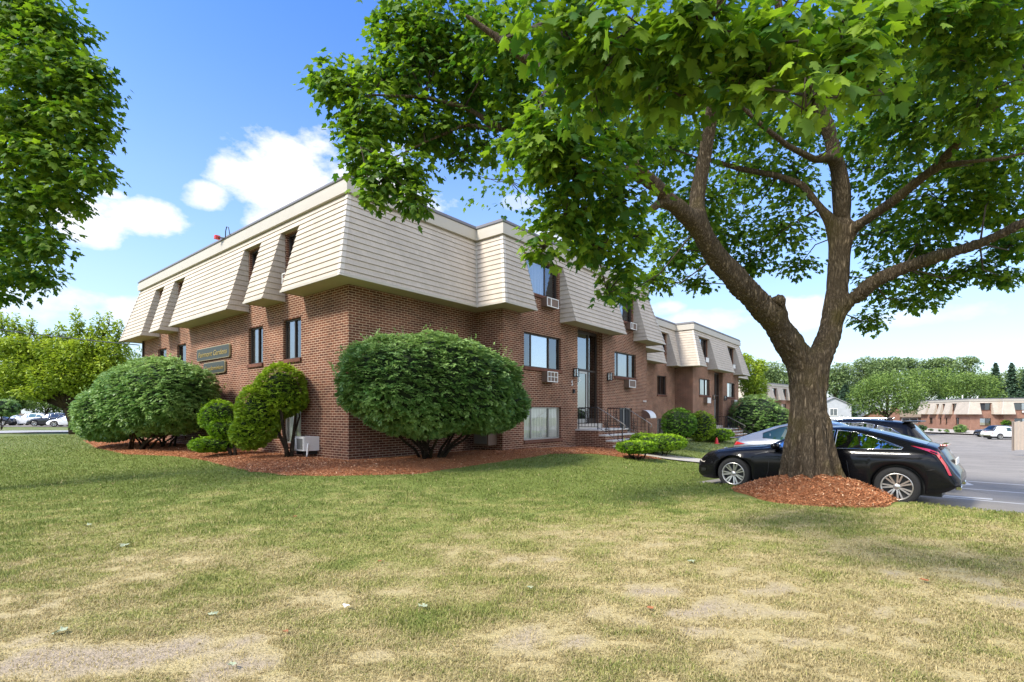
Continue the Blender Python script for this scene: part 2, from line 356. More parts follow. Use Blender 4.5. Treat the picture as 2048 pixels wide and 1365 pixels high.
# ================================================================== GROUND
def spaced(lo, hi, step, far, ratio=1.12):
    a = list(np.arange(lo, hi + 1e-6, step)); s = step; x = a[-1]
    while x < far[1]: s *= ratio; x += s; a.append(x)
    s = step; x = a[0]; b = []
    while x > far[0]: s *= ratio; x -= s; b.append(x)
    return np.array(b[::-1] + a)
def dryness(x, y):
    """0 lush green, 1 straw coloured, over 1.15 bare soil: how the lawn really is worn"""
    n = fbm(x * .55, y * .75, 11, 4); n2 = fbm(x * 2.3, y * 2.9, 31, 4)
    d = 1.02 * ss(11.5, 3.6, y) + .16 * ss(-3, 3.5, x) * ss(12, 5, y) - .14 * ss(-1, -6, x) - .12
    d = d + (n - .5) * .70 + (n2 - .5) * .75 + (fbm(x * 4.6, y * 6.2, 57, 3) - .5) * 1.05
    d = d - .25 * ss(8, 10.5, y) * ss(-2, 1, x)
    def spot(cx, cy, rx, ry, v): return v * np.exp(-(((x - cx) / rx) ** 2 + ((y - cy) / ry) ** 2))
    d = d + spot(-2.55, 3.25, .8, .26, .62) + spot(-1.5, 4.25, .45, .25, .5) + spot(.25, 3.5, .5, .2, .35) + spot(.35, 5.3, .9, .4, .2) + spot(1.6, 4.2, 1.2, .5, .25) + spot(-.6, 3.9, .6, .3, -.5) + spot(-2.2, 4.6, .9, .2, -.3)
    return d
GREEN = np.array([.165, .205, .045]); LIME = np.array([.29, .285, .088]); STRAW = np.array([.42, .345, .17]); SOIL = np.array([.35, .285, .20])
def lawn_col(x, y, d):
    d = d[:, None]
    c = GREEN + (LIME - GREEN) * ss(.05, .45, d); c = c + (STRAW - c) * ss(.5, 1.05, d); c = c + (SOIL - c) * ss(1.15, 1.4, d)
    return c
def build_ground():
    xs = spaced(-13, 13, .16, (-420, 420)); ys = spaced(1.2, 17, .16, (-60, 620))
    X, Y = np.meshgrid(xs, ys); x = X.ravel(); y = Y.ravel(); z = gz(x, y)
    d = dryness(x, y); col = lawn_col(x, y, d)
    far = ss(16, 26, y)[:, None]; col = col * (1 - far) + (np.array([.16, .19, .06]) * (.8 + .4 * fbm(x * .1, y * .3, 5)[:, None])) * far
    z = z - .9 * ss(18, 40, -y)
    nx, ny = len(xs), len(ys)
    i = np.arange(ny - 1)[:, None] * nx + np.arange(nx - 1)[None]; i = i.ravel()
    loops = np.stack([i, i + 1, i + nx + 1, i + nx], 1).ravel()
    o = np_mesh('lawn', np.stack([x, y, z], 1), np.full(len(i), 4), loops, vcol_mat('lawn', noise=.35, nscale=26, bump=.6, bscale=70), None, col=col, smooth=True)
    tagit(o, 'patchy green and straw coloured lawn', kind='structure')
build_ground()
def sheet(name, pts_fn, nu, nv, mat, kind='structure', label=None, zoff=.004, zfn=gz):
    """sheet over the land: pts_fn(u, v) -> x, y"""
    u, v = np.meshgrid(np.linspace(0, 1, nu), np.linspace(0, 1, nv)); x, y = pts_fn(u.ravel(), v.ravel()); z = zfn(x, y) + zoff
    i = (np.arange(nv - 1)[:, None] * nu + np.arange(nu - 1)[None]).ravel()
    o = np_mesh(name, np.stack([x, y, z], 1), np.full(len(i), 4), np.stack([i, i + 1, i + nu + 1, i + nu], 1).ravel(), mat, smooth=True)
    return tagit(o, label, kind=kind)
# car park: corner at KC, edges along LA and LB
def park_pts(u, v):
    a = u ** 2 * 150; b0 = -16 * ss(38, 46, a); b = b0 + v * (60 - b0); return KC.x + LA.x * a + LB.x * b, KC.y + LA.y * a + LB.y * b
sheet('car_park', park_pts, 90, 30, M['asphalt'], zfn=lot_z, zoff=0, label='grey asphalt car park')
def lot_pt(a, b, dz=0): x = KC.x + LA.x * a + LB.x * b; y = KC.y + LA.y * a + LB.y * b; return Vector((x, y, float(lot_z(x, y)) + dz))
M['line'] = simple('line', (.55, .54, .51), .85, var=.25, scale=14)
def lot_strip(name, a0, b0, a1, b1, w=.1, label=None):
    p, q = lot_pt(a0, b0, .004), lot_pt(a1, b1, .004); d = (q - p); n = Vector((-d.y, d.x, 0)).normalized() * w / 2
    mb = MB(); N_ = 8
    for i in range(N_):
        A = p + d * (i / N_); B = p + d * ((i + 1) / N_); mb.quad(A + n, A - n, B - n, B + n)
    return tagit(mb.build(name, M['line']), label, kind='structure')
lot_strip('parking_line', 2.55, .2, 2.55, 5.9, label='worn white parking bay line'); lot_strip('parking_line', 5.2, .2, 5.2, 5.9, label='worn white parking bay line')
lot_strip('parking_line', 7.85, .2, 7.85, 5.9, label='worn white parking bay line')
# concrete wheel stop / walk in front of the car nose
def walk_pts(u, v):
    P = [st2w(10.4, -3.2), st2w(10.6, -4.6), st2w(11.4, -6.0), st2w(12.6, -6.9)]; Q = [st2w(9.0, -3.3), st2w(9.2, -5.0), st2w(10.2, -6.6), st2w(11.6, -7.4)]
    k = u * 3; i = np.clip(k.astype(int), 0, 2); f = k - i
    P = np.array([[p.x, p.y] for p in P]); Q = np.array([[p.x, p.y] for p in Q])
    p = P[i] * (1 - f)[:, None] + P[i + 1] * f[:, None]; q = Q[i] * (1 - f)[:, None] + Q[i + 1] * f[:, None]
    r = p * (1 - v)[:, None] + q * v[:, None]; return r[:, 0], r[:, 1]
sheet('front_walk', walk_pts, 24, 6, M['concrete'], label='pale concrete walk to the entrance', zoff=.05)
def walk2(u, v):
    s = 17.5 + u * 19; t = -4.4 - 1.1 * v; return C2.x + s * U2.x + t * W2.x, C2.y + s * U2.y + t * W2.y
sheet('side_walk', walk2, 30, 4, M['concrete'], label='concrete walk along the house', zoff=.05)
# street on the left and the strip of verge beyond it
sheet('street', lambda u, v: (-130 + 128 * u, 33.0 + 5.2 * v + 2.0 * u), 60, 6, M['road'], zoff=.05, label='pale street beyond the lawn')
sheet('kerb', lambda u, v: (-130 + 128 * u, 38.2 + .3 * v + 2.0 * u), 60, 3, M['concrete'], zoff=.14, label='kerb of the street')
sheet('far_parking', lambda u, v: (-150 + 135 * u, 63 + 22 * v), 40, 12, M['asphalt'], zoff=.05, label='car park beyond the street')

# mulch bed round the house
M['mulch'] = None
def mulch_mat():
    m, nt, b, N, L = newmat('mulch'); setp(b, rough=.95, spec=.1)
    tc = N('ShaderNodeTexCoord'); vo = N('ShaderNodeTexVoronoi'); vo.inputs['Scale'].default_value = 85; L(tc.outputs['Object'], vo.inputs[0])
    cr = N('ShaderNodeValToRGB'); cr.color_ramp.elements[0].color = (.24, .09, .04, 1); cr.color_ramp.elements[1].color = (.55, .24, .11, 1)
    sp = N('ShaderNodeSeparateColor'); L(vo.outputs['Color'], sp.inputs[0]); L(sp.outputs[0], cr.inputs[0]); L(cr.outputs[0], b.inputs['Base Color'])
    bp = N('ShaderNodeBump'); bp.inputs['Strength'].default_value = .9; bp.inputs['Distance'].default_value = .03; L(vo.outputs['Distance'], bp.inputs['Height']); L(bp.outputs[0], b.inputs['Normal'])
    return m
M['mulch'] = mulch_mat()
BED_OUT = [(-1.7, 19), (-2.5, 13), (-2.7, 8.6), (-2.1, 6.0), (-2.05, 4.1), (-2.35, 1), (-2.45, 0), (-2.3, -1.3), (-1.9, -2.25), (-.44, -3.1), (2.74, -2.83), (5.67, -2.42), (7.4, -3.0), (7.9, -4.2), (9.1, -4.75)]
BED_IN = [(.1, 19), (.1, 13), (.1, 8.6), (.1, 6.0), (.1, 4.1), (.1, 1.5), (.1, .6), (.1, .1), (.4, .1), (1.2, .1), (4.9, .1), (5.6, -1.1), (7.6, -1.1), (8.8, -1.1), (9.3, -1.4)]
def bed_z(x, y, v): return gz(x, y) + .015 + .07 * np.sin(np.clip(v, 0, 1) * math.pi / 2 * 1.6).clip(0) + .03 * (fbm(x * 3, y * 3, 9, 3) - .5)
def bed_xy(u, v):
    k = u * (len(BED_OUT) - 1); i = np.clip(k.astype(int), 0, len(BED_OUT) - 2); f = (k - i)[:, None]
    A = np.array(BED_OUT); B = np.array(BED_IN)
    p = A[i] * (1 - f) + A[i + 1] * f; q = B[i] * (1 - f) + B[i + 1] * f
    p = p + .12 * (fbm(u * 60, u * 0, 5, 3)[:, None] - .5)
    r = p * (1 - v[:, None]) + q * v[:, None]; s, t = r[:, 0], r[:, 1]
    return C2.x + s * U2.x + t * W2.x, C2.y + s * U2.y + t * W2.y
def build_bed():
    nu, nv = 180, 16; u, v = np.meshgrid(np.linspace(0, 1, nu), np.linspace(0, 1, nv)); u = u.ravel(); v = v.ravel()
    x, y = bed_xy(u, v); z = bed_z(x, y, v); z[v < 1e-6] -= .05
    i = (np.arange(nv - 1)[:, None] * nu + np.arange(nu - 1)[None]).ravel()
    o = np_mesh('mulch_bed', np.stack([x, y, z], 1), np.full(len(i), 4), np.stack([i, i + nu, i + nu + 1, i + 1], 1).ravel(), M['mulch'], smooth=True)
    tagit(o, 'red brown bark mulch bed round the brick house', kind='structure')
    n = 42000; u = rng.random(n); v = rng.random(n) ** 1.3 * .95; x, y = bed_xy(u, v); z = bed_z(x, y, v) + .008
    chips('bark_chips', x, y, z, 'loose bark chips on the mulch bed')
def chips(name, x, y, z, label):
    n = len(x); L_ = rng.uniform(.006, .026, n) * rng.choice([.8, 1, 1.5], n); w = rng.uniform(.003, .008, n); a = rng.uniform(0, 6.28, n); p = rng.normal(0, .35, n)
    dx = np.stack([np.cos(a) * np.cos(p), np.sin(a) * np.cos(p), np.sin(p)], 1) * L_[:, None]; dn = np.stack([-np.sin(a), np.cos(a), rng.normal(0, .4, n)], 1) * w[:, None]
    c = np.stack([x, y, z], 1); V = np.stack([c - dx - dn, c + dx - dn, c + dx + dn, c - dx + dn], 1).reshape(-1, 3)
    base = np.array([[.46, .185, .08], [.28, .10, .04], [.62, .32, .16], [.66, .44, .27]])[rng.choice(4, n, p=[.45, .3, .2, .05])]
    col = np.repeat(base * rng.uniform(.7, 1.25, (n, 1)), 4, 0)
    o = np_mesh(name, V, np.full(n, 4), np.arange(4 * n), M['chip'], col=col); tagit(o, label, kind='stuff'); return o
M['chip'] = vcol_mat('chip', rough=.9)
build_bed()

# ================================================================== APARTMENT HOUSE
Z0, Z1, NR, OB = 4.62, 6.98, 14, .68
RH = (Z1 - Z0) / NR
def oz(z): return .03 + (OB - .03) * (Z1 - z) / (Z1 - Z0)
class House:
    def __init__(h, root, foot, zb, brick='brick'):
        h.root = root; h.P = [Vector(p) for p in foot]; n = len(foot); h.n = n; h.zb = zb; h.brick = M[brick]
        h.T = [(h.P[(i + 1) % n] - h.P[i]).normalized() for i in range(n)]; h.L = [(h.P[(i + 1) % n] - h.P[i]).length for i in range(n)]
        h.N = [Vector((t.y, -t.x)) for t in h.T]
    def p(h, e, a, o, z): q = h.P[e] + h.T[e] * a + h.N[e] * o; return Vector((q.x, q.y, z))
    def k(h, e, end):                       # how the run grows with the overhang at its ends (+1 hip, -1 valley)
        if end == 0: return -h.N[(e - 1) % h.n].dot(h.T[e])
        return h.N[(e + 1) % h.n].dot(h.T[e])
    def ebox(h, mb, e, a0, a1, o0, o1, z0, z1, mi=0):
        vs = [h.p(e, a, o, z) for z in (z0, z1) for a, o in ((a0, o1), (a1, o1), (a1, o0), (a0, o0))]
        return mb.add(vs, [(0, 3, 2, 1), (4, 5, 6, 7), (0, 1, 5, 4), (1, 2, 6, 5), (2, 3, 7, 6), (3, 0, 4, 7)], mi)
    def walls(h, holes):
        mb = MB(); D = .12
        for e in range(h.n):
            hs = holes.get(e, []); L = h.L[e]; zt = Z1 + .25
            A = sorted({0, L, *[v for q in hs for v in q[:2]]}); Zs = sorted({h.zb, zt, *[v for q in hs for v in q[2:4]]})
            for i in range(len(A) - 1):
                for j in range(len(Zs) - 1):
                    am, zm = (A[i] + A[i + 1]) / 2, (Zs[j] + Zs[j + 1]) / 2
                    if any(q[0] < am < q[1] and q[2] < zm < q[3] for q in hs): continue
                    mb.quad(h.p(e, A[i], 0, Zs[j]), h.p(e, A[i + 1], 0, Zs[j]), h.p(e, A[i + 1], 0, Zs[j + 1]), h.p(e, A[i], 0, Zs[j + 1]))
            for q in hs:
                d = q[4] if len(q) > 4 else D; a0, a1, z0, z1 = q[:4]
                for (s, t) in (((a0, z0), (a0, z1)), ((a0, z1), (a1, z1)), ((a1, z1), (a1, z0)), ((a1, z0), (a0, z0))):
                    mb.quad(h.p(e, s[0], 0, s[1]), h.p(e, s[0], -d, s[1]), h.p(e, t[0], -d, t[1]), h.p(e, t[0], 0, t[1]))
        w = mb.build('wall', h.brick, h.root)
        # dark interior so that no light shows through the windows
        mb = MB()
        for e in range(h.n):
            mb.quad(h.p(e, 0, -.75, h.zb), h.p(e, h.L[e], -.75, h.zb), h.p(e, h.L[e], -.75, Z1), h.p(e, 0, -.75, Z1))
        mb.build('interior', M['room'], h.root)
        return w
    def window(h, e, a0, a1, z0, z1, panes, sill=True, dep=.10, frame='bronze', lab=None):
        """panes: list of (fraction, kind) with kind g clear with blind, c curtain, d dark, s insect screen"""
        mb = MB(); f = .045; o1, o0 = -dep + .02, -dep - .05
        for b in ((a0, a1, z0, z0 + f), (a0, a1, z1 - f, z1), (a0, a0 + f, z0 + f, z1 - f), (a1 - f, a1, z0 + f, z1 - f)): h.ebox(mb, e, b[0], b[1], o0, o1, b[2], b[3])
        w = mb.build('window', M[frame], h.root)
        if lab: w['label'] = lab
        x = a0 + f; tot = a1 - a0 - 2 * f
        for i, (fr, kd) in enumerate(panes):
            x1 = x + tot * fr; dd = -dep - .012 - .018 * (i % 2)
            if i < len(panes) - 1:
                m2 = MB(); h.ebox(m2, e, x1 - .022, x1 + .022, o0 + .005, o1 - .008, z0 + f, z1 - f); m2.build('meeting_rail', M[frame if kd != 'a' else 'alu'], w)
            g = MB(); g.quad(h.p(e, x, dd, z0 + f), h.p(e, x1, dd, z0 + f), h.p(e, x1, dd, z1 - f), h.p(e, x, dd, z1 - f))
            g.build('pane', M['screen'] if kd == 's' else M['glass'] if kd == 'g' else M['glass_clear'] if kd == 'c' and frame == 'alu' else M['glass_mid'] if kd in 'ch' else M['glass_dark'], w)
            if kd in 'gh':
                bl = MB(); zz = z0 + f; st = .05
                while zz < z1 - f:
                    bl.quad(h.p(e, x, dd - .045, zz), h.p(e, x1, dd - .045, zz), h.p(e, x1, dd - .02, zz + st * .86), h.p(e, x, dd - .02, zz + st * .86)); zz += st
                bl.build('blind', M['blind'], w)
            if kd == 'c':
                cu = MB(); nn = max(6, int((x1 - x) / .05))
                for j in range(nn):
                    u0, u1 = x + (x1 - x) * j / nn, x + (x1 - x) * (j + 1) / nn; q0, q1 = -.045 - .02 * math.sin(j * 1.9), -.045 - .02 * math.sin((j + 1) * 1.9)
                    cu.quad(h.p(e, u0, q0 + dd, z0 + f), h.p(e, u1, q1 + dd, z0 + f), h.p(e, u1, q1 + dd, z1 - f), h.p(e, u0, q0 + dd, z1 - f))
                cu.build('curtain', M['curtain'], w)
            x = x1
        if sill:
            m3 = MB(); h.ebox(m3, e, a0 - .03, a1 + .03, -dep - .02, .055, z0 - .105, z0 - .002); m3.build('sill', M['brick_sill'], w)
        return w
    def ac(h, e, a0, a1, z0, z1, style=0, proj=.24):
        mb = MB(); h.ebox(mb, e, a0, a1, -.1, proj, z0, z1); b = mb.build('air_conditioner', M['ac_brown'], h.root)
        mb = MB(); f = .03
        for q in ((a0, a1, z0, z0 + f), (a0, a1, z1 - f, z1), (a0, a0 + f, z0 + f, z1 - f), (a1 - f, a1, z0 + f, z1 - f)): h.ebox(mb, e, q[0], q[1], proj, proj + .02, q[2], q[3])
        if style == 0:
            for k in (.33, .66): x = a0 + (a1 - a0) * k; h.ebox(mb, e, x - .012, x + .012, proj + .001, proj + .016, z0 + f, z1 - f)
            zm = (z0 + z1) / 2; h.ebox(mb, e, a0 + f, a1 - f, proj + .001, proj + .014, zm - .012, zm + .012)
        if style == 2: h.ebox(mb, e, a0 + f, a1 - f, proj + .001, proj + .012, z0 + f, z1 - f)
        if style == 1: x = a0 + (a1 - a0) * .32; h.ebox(mb, e, x, x + .05, proj + .001, proj + .016, z0 + f, z1 - f)
        mb.build('grille_frame', M['white_metal'], b)
        g = MB(); nn = 12
        for j in range(nn):
            zz = z0 + f + (z1 - z0 - 2 * f) * j / nn; h.ebox(g, e, a0 + f, a1 - f, proj - .03, proj - .002, zz, zz + .6 * (z1 - z0 - 2 * f) / nn)
        g.build('grille', M['ac_grille'], b)
    def mansard(h, e, segs):
        """segs: list of (a0 or None for the wall's own start, a1 or None for its end); rows 12, 13 run through"""
        L = h.L[e]; k0, k1 = h.k(e, 0), h.k(e, 1)
        def row(mb, i, a0, a1, run=False):
            zl, zh = Z0 + i * RH, Z0 + (i + 1) * RH; ol, oh = oz(zl) + .020, oz(zh) - .005
            def A(a, o, end): 
                if a is None: return -k0 * o if end == 0 else L + k1 * o
                return a
            P = [h.p(e, A(a0, ol, 0), ol, zl), h.p(e, A(a1, ol, 1), ol, zl), h.p(e, A(a1, oh, 1), oh, zh), h.p(e, A(a0, oh, 0), oh, zh)]
            mb.quad(*P)
            ob = oz(zl) - .006; mb.quad(h.p(e, A(a0, ob, 0), ob, zl), h.p(e, A(a1, ob, 1), ob, zl), P[1], P[0])
        def cheek(mb, a, sg):
            for i in range(12):
                zl, zh = Z0 + i * RH, Z0 + (i + 1) * RH; ex = .02 * sg; ox = oz(zl) + .024
                mb.quad(h.p(e, a + ex, 0, zl), h.p(e, a + ex, ox, zl), h.p(e, a, oz(zh), zh), h.p(e, a, 0, zh))
                mb.quad(h.p(e, a - ex, 0, zl), h.p(e, a - ex, ox, zl), h.p(e, a + ex, ox, zl), h.p(e, a + ex, 0, zl))
        mb = MB()
        for i in (12, 13): row(mb, i, None, None)
        zz = Z0 + 12 * RH; o = oz(zz)
        if len(segs) > 1 or segs[0] != (None, None):
            mb.quad(h.p(e, -k0 * 0, 0, zz + .001), h.p(e, L, 0, zz + .001), h.p(e, L, o, zz + .001), h.p(e, 0, o, zz + .001), 1)
        mb.build('mansard_header', [M['shingle'], M['soffit']], h.root, Z0)
        for a0, a1 in segs:
            mb = MB()
            for i in range(12): row(mb, i, a0, a1)
            if a0 is not None: cheek(mb, a0, -1)
            if a1 is not None: cheek(mb, a1, 1)
            p_ = mb.build('mansard_panel', M['shingle'], h.root, Z0)
            mb = MB(); o = OB + .01
            A0 = lambda o: -k0 * o if a0 is None else a0
            A1 = lambda o: L + k1 * o if a1 is None else a1
            mb.quad(h.p(e, A0(0), 0, Z0 + .012), h.p(e, A1(0), 0, Z0 + .012), h.p(e, A1(o), o, Z0 + .012), h.p(e, A0(o), o, Z0 + .012))
            mb.build('soffit', M['soffit'], p_)
            mb = MB(); q = OB + .022
            mb.quad(h.p(e, A0(q), q, Z0 - .012), h.p(e, A1(q), q, Z0 - .012), h.p(e, A1(q), q, Z0 + .05), h.p(e, A0(q), q, Z0 + .05))
            mb.quad(h.p(e, A0(q - .02), q - .02, Z0 - .012), h.p(e, A1(q - .02), q - .02, Z0 - .012), h.p(e, A1(q), q, Z0 - .012), h.p(e, A0(q), q, Z0 - .012))
            mb.build('drip_edge', M['fascia'], p_)
    def hips(h, verts):
        for v in verts:
            e1 = v; e0 = (v - 1) % h.n; mb = MB(); conv = h.k(e1, 0) > 0
            for i in range(NR if conv else 1):
                zl, zh = (Z0 + i * RH, Z0 + (i + 1) * RH) if conv else (Z0 - .01, Z1)
                w = .115 if conv else .03
                r = (.034, .008) if conv else (.03, .02)
                def apex(z, pr): o = oz(z) + pr; q = h.P[v] + (h.N[e0] + h.N[e1]) * o; return Vector((q.x, q.y, z))
                bl, tl = apex(zl - .01, r[0]), apex(zh, r[1])
                for T, N_, sg in ((h.T[e1], h.N[e1], 1), (h.T[e0], h.N[e0], -1)):
                    tt = Vector((T.x, T.y, 0)) * sg * w
                    if conv: mb.quad(bl, bl + tt, tl + tt, tl)
                    else: mb.quad(bl, bl + tt, tl + tt, tl)
                    if conv:
                        b2 = apex(zl - .01, -.004); mb.quad(b2, b2 + tt, bl + tt, bl)
            mb.build('hip_cap' if conv else 'valley_strip', M['fascia'] if not conv else M['shingle_cap'], h.root)
    def off(h, i, o): q = h.P[i] + (h.N[(i - 1) % h.n] + h.N[i]) * o; return q
    def sweep(h, name, prof, mat):
        mb = MB()
        for i in range(h.n):
            j = (i + 1) % h.n
            for (o0, z0), (o1, z1) in zip(prof[:-1], prof[1:]):
                a, b, c, d = h.off(i, o0), h.off(j, o0), h.off(j, o1), h.off(i, o1)
                mb.quad(Vector((a.x, a.y, z0)), Vector((b.x, b.y, z0)), Vector((c.x, c.y, z1)), Vector((d.x, d.y, z1)))
        return mb.build(name, mat, h.root)
    def roof(h):
        h.sweep('fascia_board', [(.02, 6.975), (.13, 6.975), (.135, 7.215), (.10, 7.218)], M['fascia'])
        h.sweep('fascia_trim', [(.09, 7.205), (.112, 7.225), (.112, 7.335), (.085, 7.34)], M['fascia'])
        h.sweep('gravel_stop', [(.07, 7.336), (.135, 7.338), (.142, 7.36), (.125, 7.365), (.05, 7.48), (-.15, 7.50), (-.2, 7.40)], M['cap_metal'])
        mb = MB(); q = [h.off(i, -.19) for i in range(h.n)]; mb.add([Vector((p.x, p.y, 7.40)) for p in q], [tuple(range(h.n))]); mb.build('roof', M['roof_gravel'], h.root)
M['shingle_cap'] = simple('shingle_cap', (.50, .455, .39), .75, var=.08, scale=3)

FOOT1 = [(0, 16.74), (0, 0), (4.84, 0), (4.84, -1.16), (15.6, -1.16), (15.6, 0), (18.3, 0), (18.3, 16.74)]
house = thing('apartment_building', 'brick apartment house with tan shingled mansard, nearest the camera, house number 5', 'building', (C2.x, C2.y, 0), HEADING)
H1 = House(house, FOOT1, -.9)
LT = 16.74
def lt(t): return LT - t
holes1 = {0: [], 3: [], 4: [], 5: []}
def lw(t0, t1, z0, z1): return (lt(t1), lt(t0), z0, z1)
for (t0, t1) in ((2.39, 3.44), (4.73, 5.75), (11.26, 12.25), (13.48, 14.54)):
    holes1[0] += [lw(t0, t1, 2.88, 4.07), lw(t0, t1, .38, 1.52)]
UP_L = [(2.32, 3.24), (4.62, 5.66), (11.05, 12.02), (13.36, 14.27)]
for (t0, t1) in UP_L: holes1[0].append(lw(t0, t1, 5.38, 6.60))
E4 = 4.84     # bay front starts here
for q in ((5.96, 8.2, 2.86, 4.04), (12.39, 14.51, 2.90, 3.99), (5.96, 8.2, .36, 1.50), (12.9, 14.1, .40, 1.52), (5.92, 8.02, 5.42, 6.60), (12.32, 14.15, 5.42, 6.60)): holes1[3].append((q[0] - E4, q[1] - E4, q[2], q[3]))
holes1[3].append((9.36 - E4, 11.33 - E4, .62, 4.62, .30))
h1w = {0: holes1[0], 3: holes1[3]}
H1.walls(h1w)
G2 = [(.48, 'd'), (.52, 's')]
for i, (t0, t1) in enumerate(((2.39, 3.44), (4.73, 5.75), (11.26, 12.25), (13.48, 14.54))):
    q = lw(t0, t1, 2.88, 4.07); H1.window(0, *q, [(.52, 'h'), (.48, 'd')] if i < 2 else [(1.0, 'd')])
    q = lw(t0, t1, .38, 1.52); H1.window(0, *q, [(.45, 'c'), (.55, 'c')], frame='alu')
for (t0, t1) in UP_L: q = lw(t0, t1, 5.38, 6.60); H1.window(0, *q, [(.55, 'd'), (.45, 's')])
P3 = [(.2, 'd'), (.52, 'g'), (.28, 'd')]
def b1(s0, s1, *r): return (s0 - E4, s1 - E4) + r
H1.window(3, *b1(5.96, 8.2, 2.86, 4.04), [(.21, 'd'), (.50, 'g'), (.29, 'd')])
H1.window(3, *b1(12.39, 14.51, 2.90, 3.99), [(.20, 'd'), (.52, 'c'), (.28, 'd')])
H1.window(3, *b1(5.96, 8.2, .36, 1.50), [(.22, 'c'), (.50, 'c'), (.28, 'c')], frame='alu')
H1.window(3, *b1(12.9, 14.1, .40, 1.52), [(.45, 's'), (.55, 's')], frame='alu')
H1.window(3, *b1(5.92, 8.02, 5.42, 6.60), [(.66, 'c'), (.34, 'd')])
H1.window(3, *b1(12.32, 14.15, 5.42, 6.60), [(.62, 'c'), (.38, 'd')])
H1.ac(3, *b1(6.98, 7.62, 2.38, 2.75), 0); H1.ac(3, *b1(13.3, 13.96, 2.44, 2.78), 4); H1.ac(3, *b1(6.95, 7.68, 5.02, 5.34), 1); H1.ac(3, *b1(13.45, 14.05, 5.06, 5.36), 1)
H1.ac(0, lt(3.0), lt(2.42), 5.05, 5.36, 0)
H1.mansard(0, [(None, lt(14.35)), (lt(13.26), lt(12.1)), (lt(10.94), lt(5.74)), (lt(4.55), lt(3.31)), (lt(2.24), None)])
H1.mansard(1, [(None, None)]); H1.mansard(2, [(None, None)])
H1.mansard(3, [(None, b1(5.78, 0)[0]), (b1(8.13, 0)[0], b1(12.15, 0)[0]), (b1(14.25, 0)[0], None)])
H1.mansard(4, [(None, None)]); H1.mansard(5, [(None, None)]); H1.mansard(6, [(None, None)]); H1.mansard(7, [(None, None)])
H1.hips([0, 1, 2, 3, 4, 5, 6, 7]); H1.roof()
# foundation ledge
mb = MB(); H1.ebox(mb, 3, 1.2, 4.3, -.05, .06, -.6, .03); H1.ebox(mb, 1, 2.0, 4.7, -.05, .06, -.6, .05); mb.build('foundation', M['concrete'], house)
mb = MB(); H1.ebox(mb, 0, lt(16.45), lt(16.38), .01, .08, -.3, 4.6); mb.build('downspout', M['bronze'], house)

def entrance(h, e, a0, a1, z0, z1, dep, root, number=None):
    """tall glazed entrance: transom bar, door leaf, side light"""
    mb = MB(); f = .06; zt = z0 + 2.12; xm = a0 + (a1 - a0) * .64; o0, o1 = -dep - .06, -dep + .01
    for b in ((a0, a0 + f, z0, z1), (a1 - f, a1, z0, z1), (a0 + f, a1 - f, z1 - .1, z1), (xm - .04, xm + .04, z0, z1 - .1), (a0 + f, xm - .04, zt, zt + .09), (xm + .04, a1 - f, zt, zt + .06), (a0 + f, xm - .04, z0, z0 + .03), (xm + .04, a1 - f, z0, z0 + .2)):
        h.ebox(mb, e, b[0], b[1], o0, o1, b[2], b[3])
    fr = mb.build('entrance_frame', M['bronze'], root)
    def pane(x0, x1, y0, y1, m='glass_dark', par=fr, name='pane', dd=-.03):
        g = MB(); g.quad(h.p(e, x0, -dep + dd, y0), h.p(e, x1, -dep + dd, y0), h.p(e, x1, -dep + dd, y1), h.p(e, x0, -dep + dd, y1)); return g.build(name, M[m], par)
    pane(a0 + f, xm - .04, zt + .09, z1 - .1, 'glass_mid'); pane(xm + .04, a1 - f, zt + .06, z1 - .1); pane(xm + .04, a1 - f, z0 + .2, zt)
    mb = MB(); x0, x1 = a0 + f + .01, xm - .05; y0, y1 = z0 + .035, zt - .01; s = .075
    for b in ((x0, x0 + s, y0, y1), (x1 - s, x1, y0, y1), (x0 + s, x1 - s, y1 - .08, y1), (x0 + s, x1 - s, y0, y0 + .16)): h.ebox(mb, e, b[0], b[1], o0 + .005, o1 - .012, b[2], b[3])
    d = mb.build('door', M['alu'], root); pane(x0 + s, x1 - s, y0 + .16, y1 - .08, 'glass_mid', d, 'pane', -.034)
    mb = MB(); h.ebox(mb, e, x0 + .02, x0 + .05, o1 - .01, o1 + .05, z0 + .85, z0 + 1.25); mb.build('handle', M['bronze'], d)
    mb = MB(); h.ebox(mb, e, a0, a1, -dep - .7, -dep - .65, z0, z1); mb.build('interior', M['room'], root)
    mb = MB(); h.ebox(mb, e, a0, a1, -dep - .06, -.002, z0 - .2, z0); mb.build('threshold', M['concrete'], root)
    return d
door1 = entrance(H1, 3, *b1(9.36, 11.33, .86, 4.60), .28, house)
def lantern(h, e, a, z, root):
    mb = MB(); h.ebox(mb, e, a - .05, a + .05, 0, .03, z - .16, z + .17); h.ebox(mb, e, a - .08, a + .08, .03, .19, z + .13, z + .16); h.ebox(mb, e, a - .08, a + .08, .03, .19, z - .17, z - .145)
    for dx in (-.07, .07):
        for oo in (.04, .18): h.ebox(mb, e, a + dx - .01, a + dx + .01, oo - .01, oo + .01, z - .145, z + .13)
    l = mb.build('wall_lantern', M['black'], root)
    mb = MB(); h.ebox(mb, e, a - .055, a + .055, .055, .165, z - .14, z + .125); mb.build('lantern_glass', M['glass'], l)
lantern(H1, 3, 9.1 - E4, 2.84, house); lantern(H1, 3, 11.78 - E4, 2.84, house)
mb = MB(); H1.ebox(mb, 3, 9.0 - E4, 9.12 - E4, 0, .05, 2.05, 2.2); H1.ebox(mb, 3, 9.03 - E4, 9.09 - E4, .05, .07, 2.1, 2.16); mb.build('door_bell', M['black'], house)
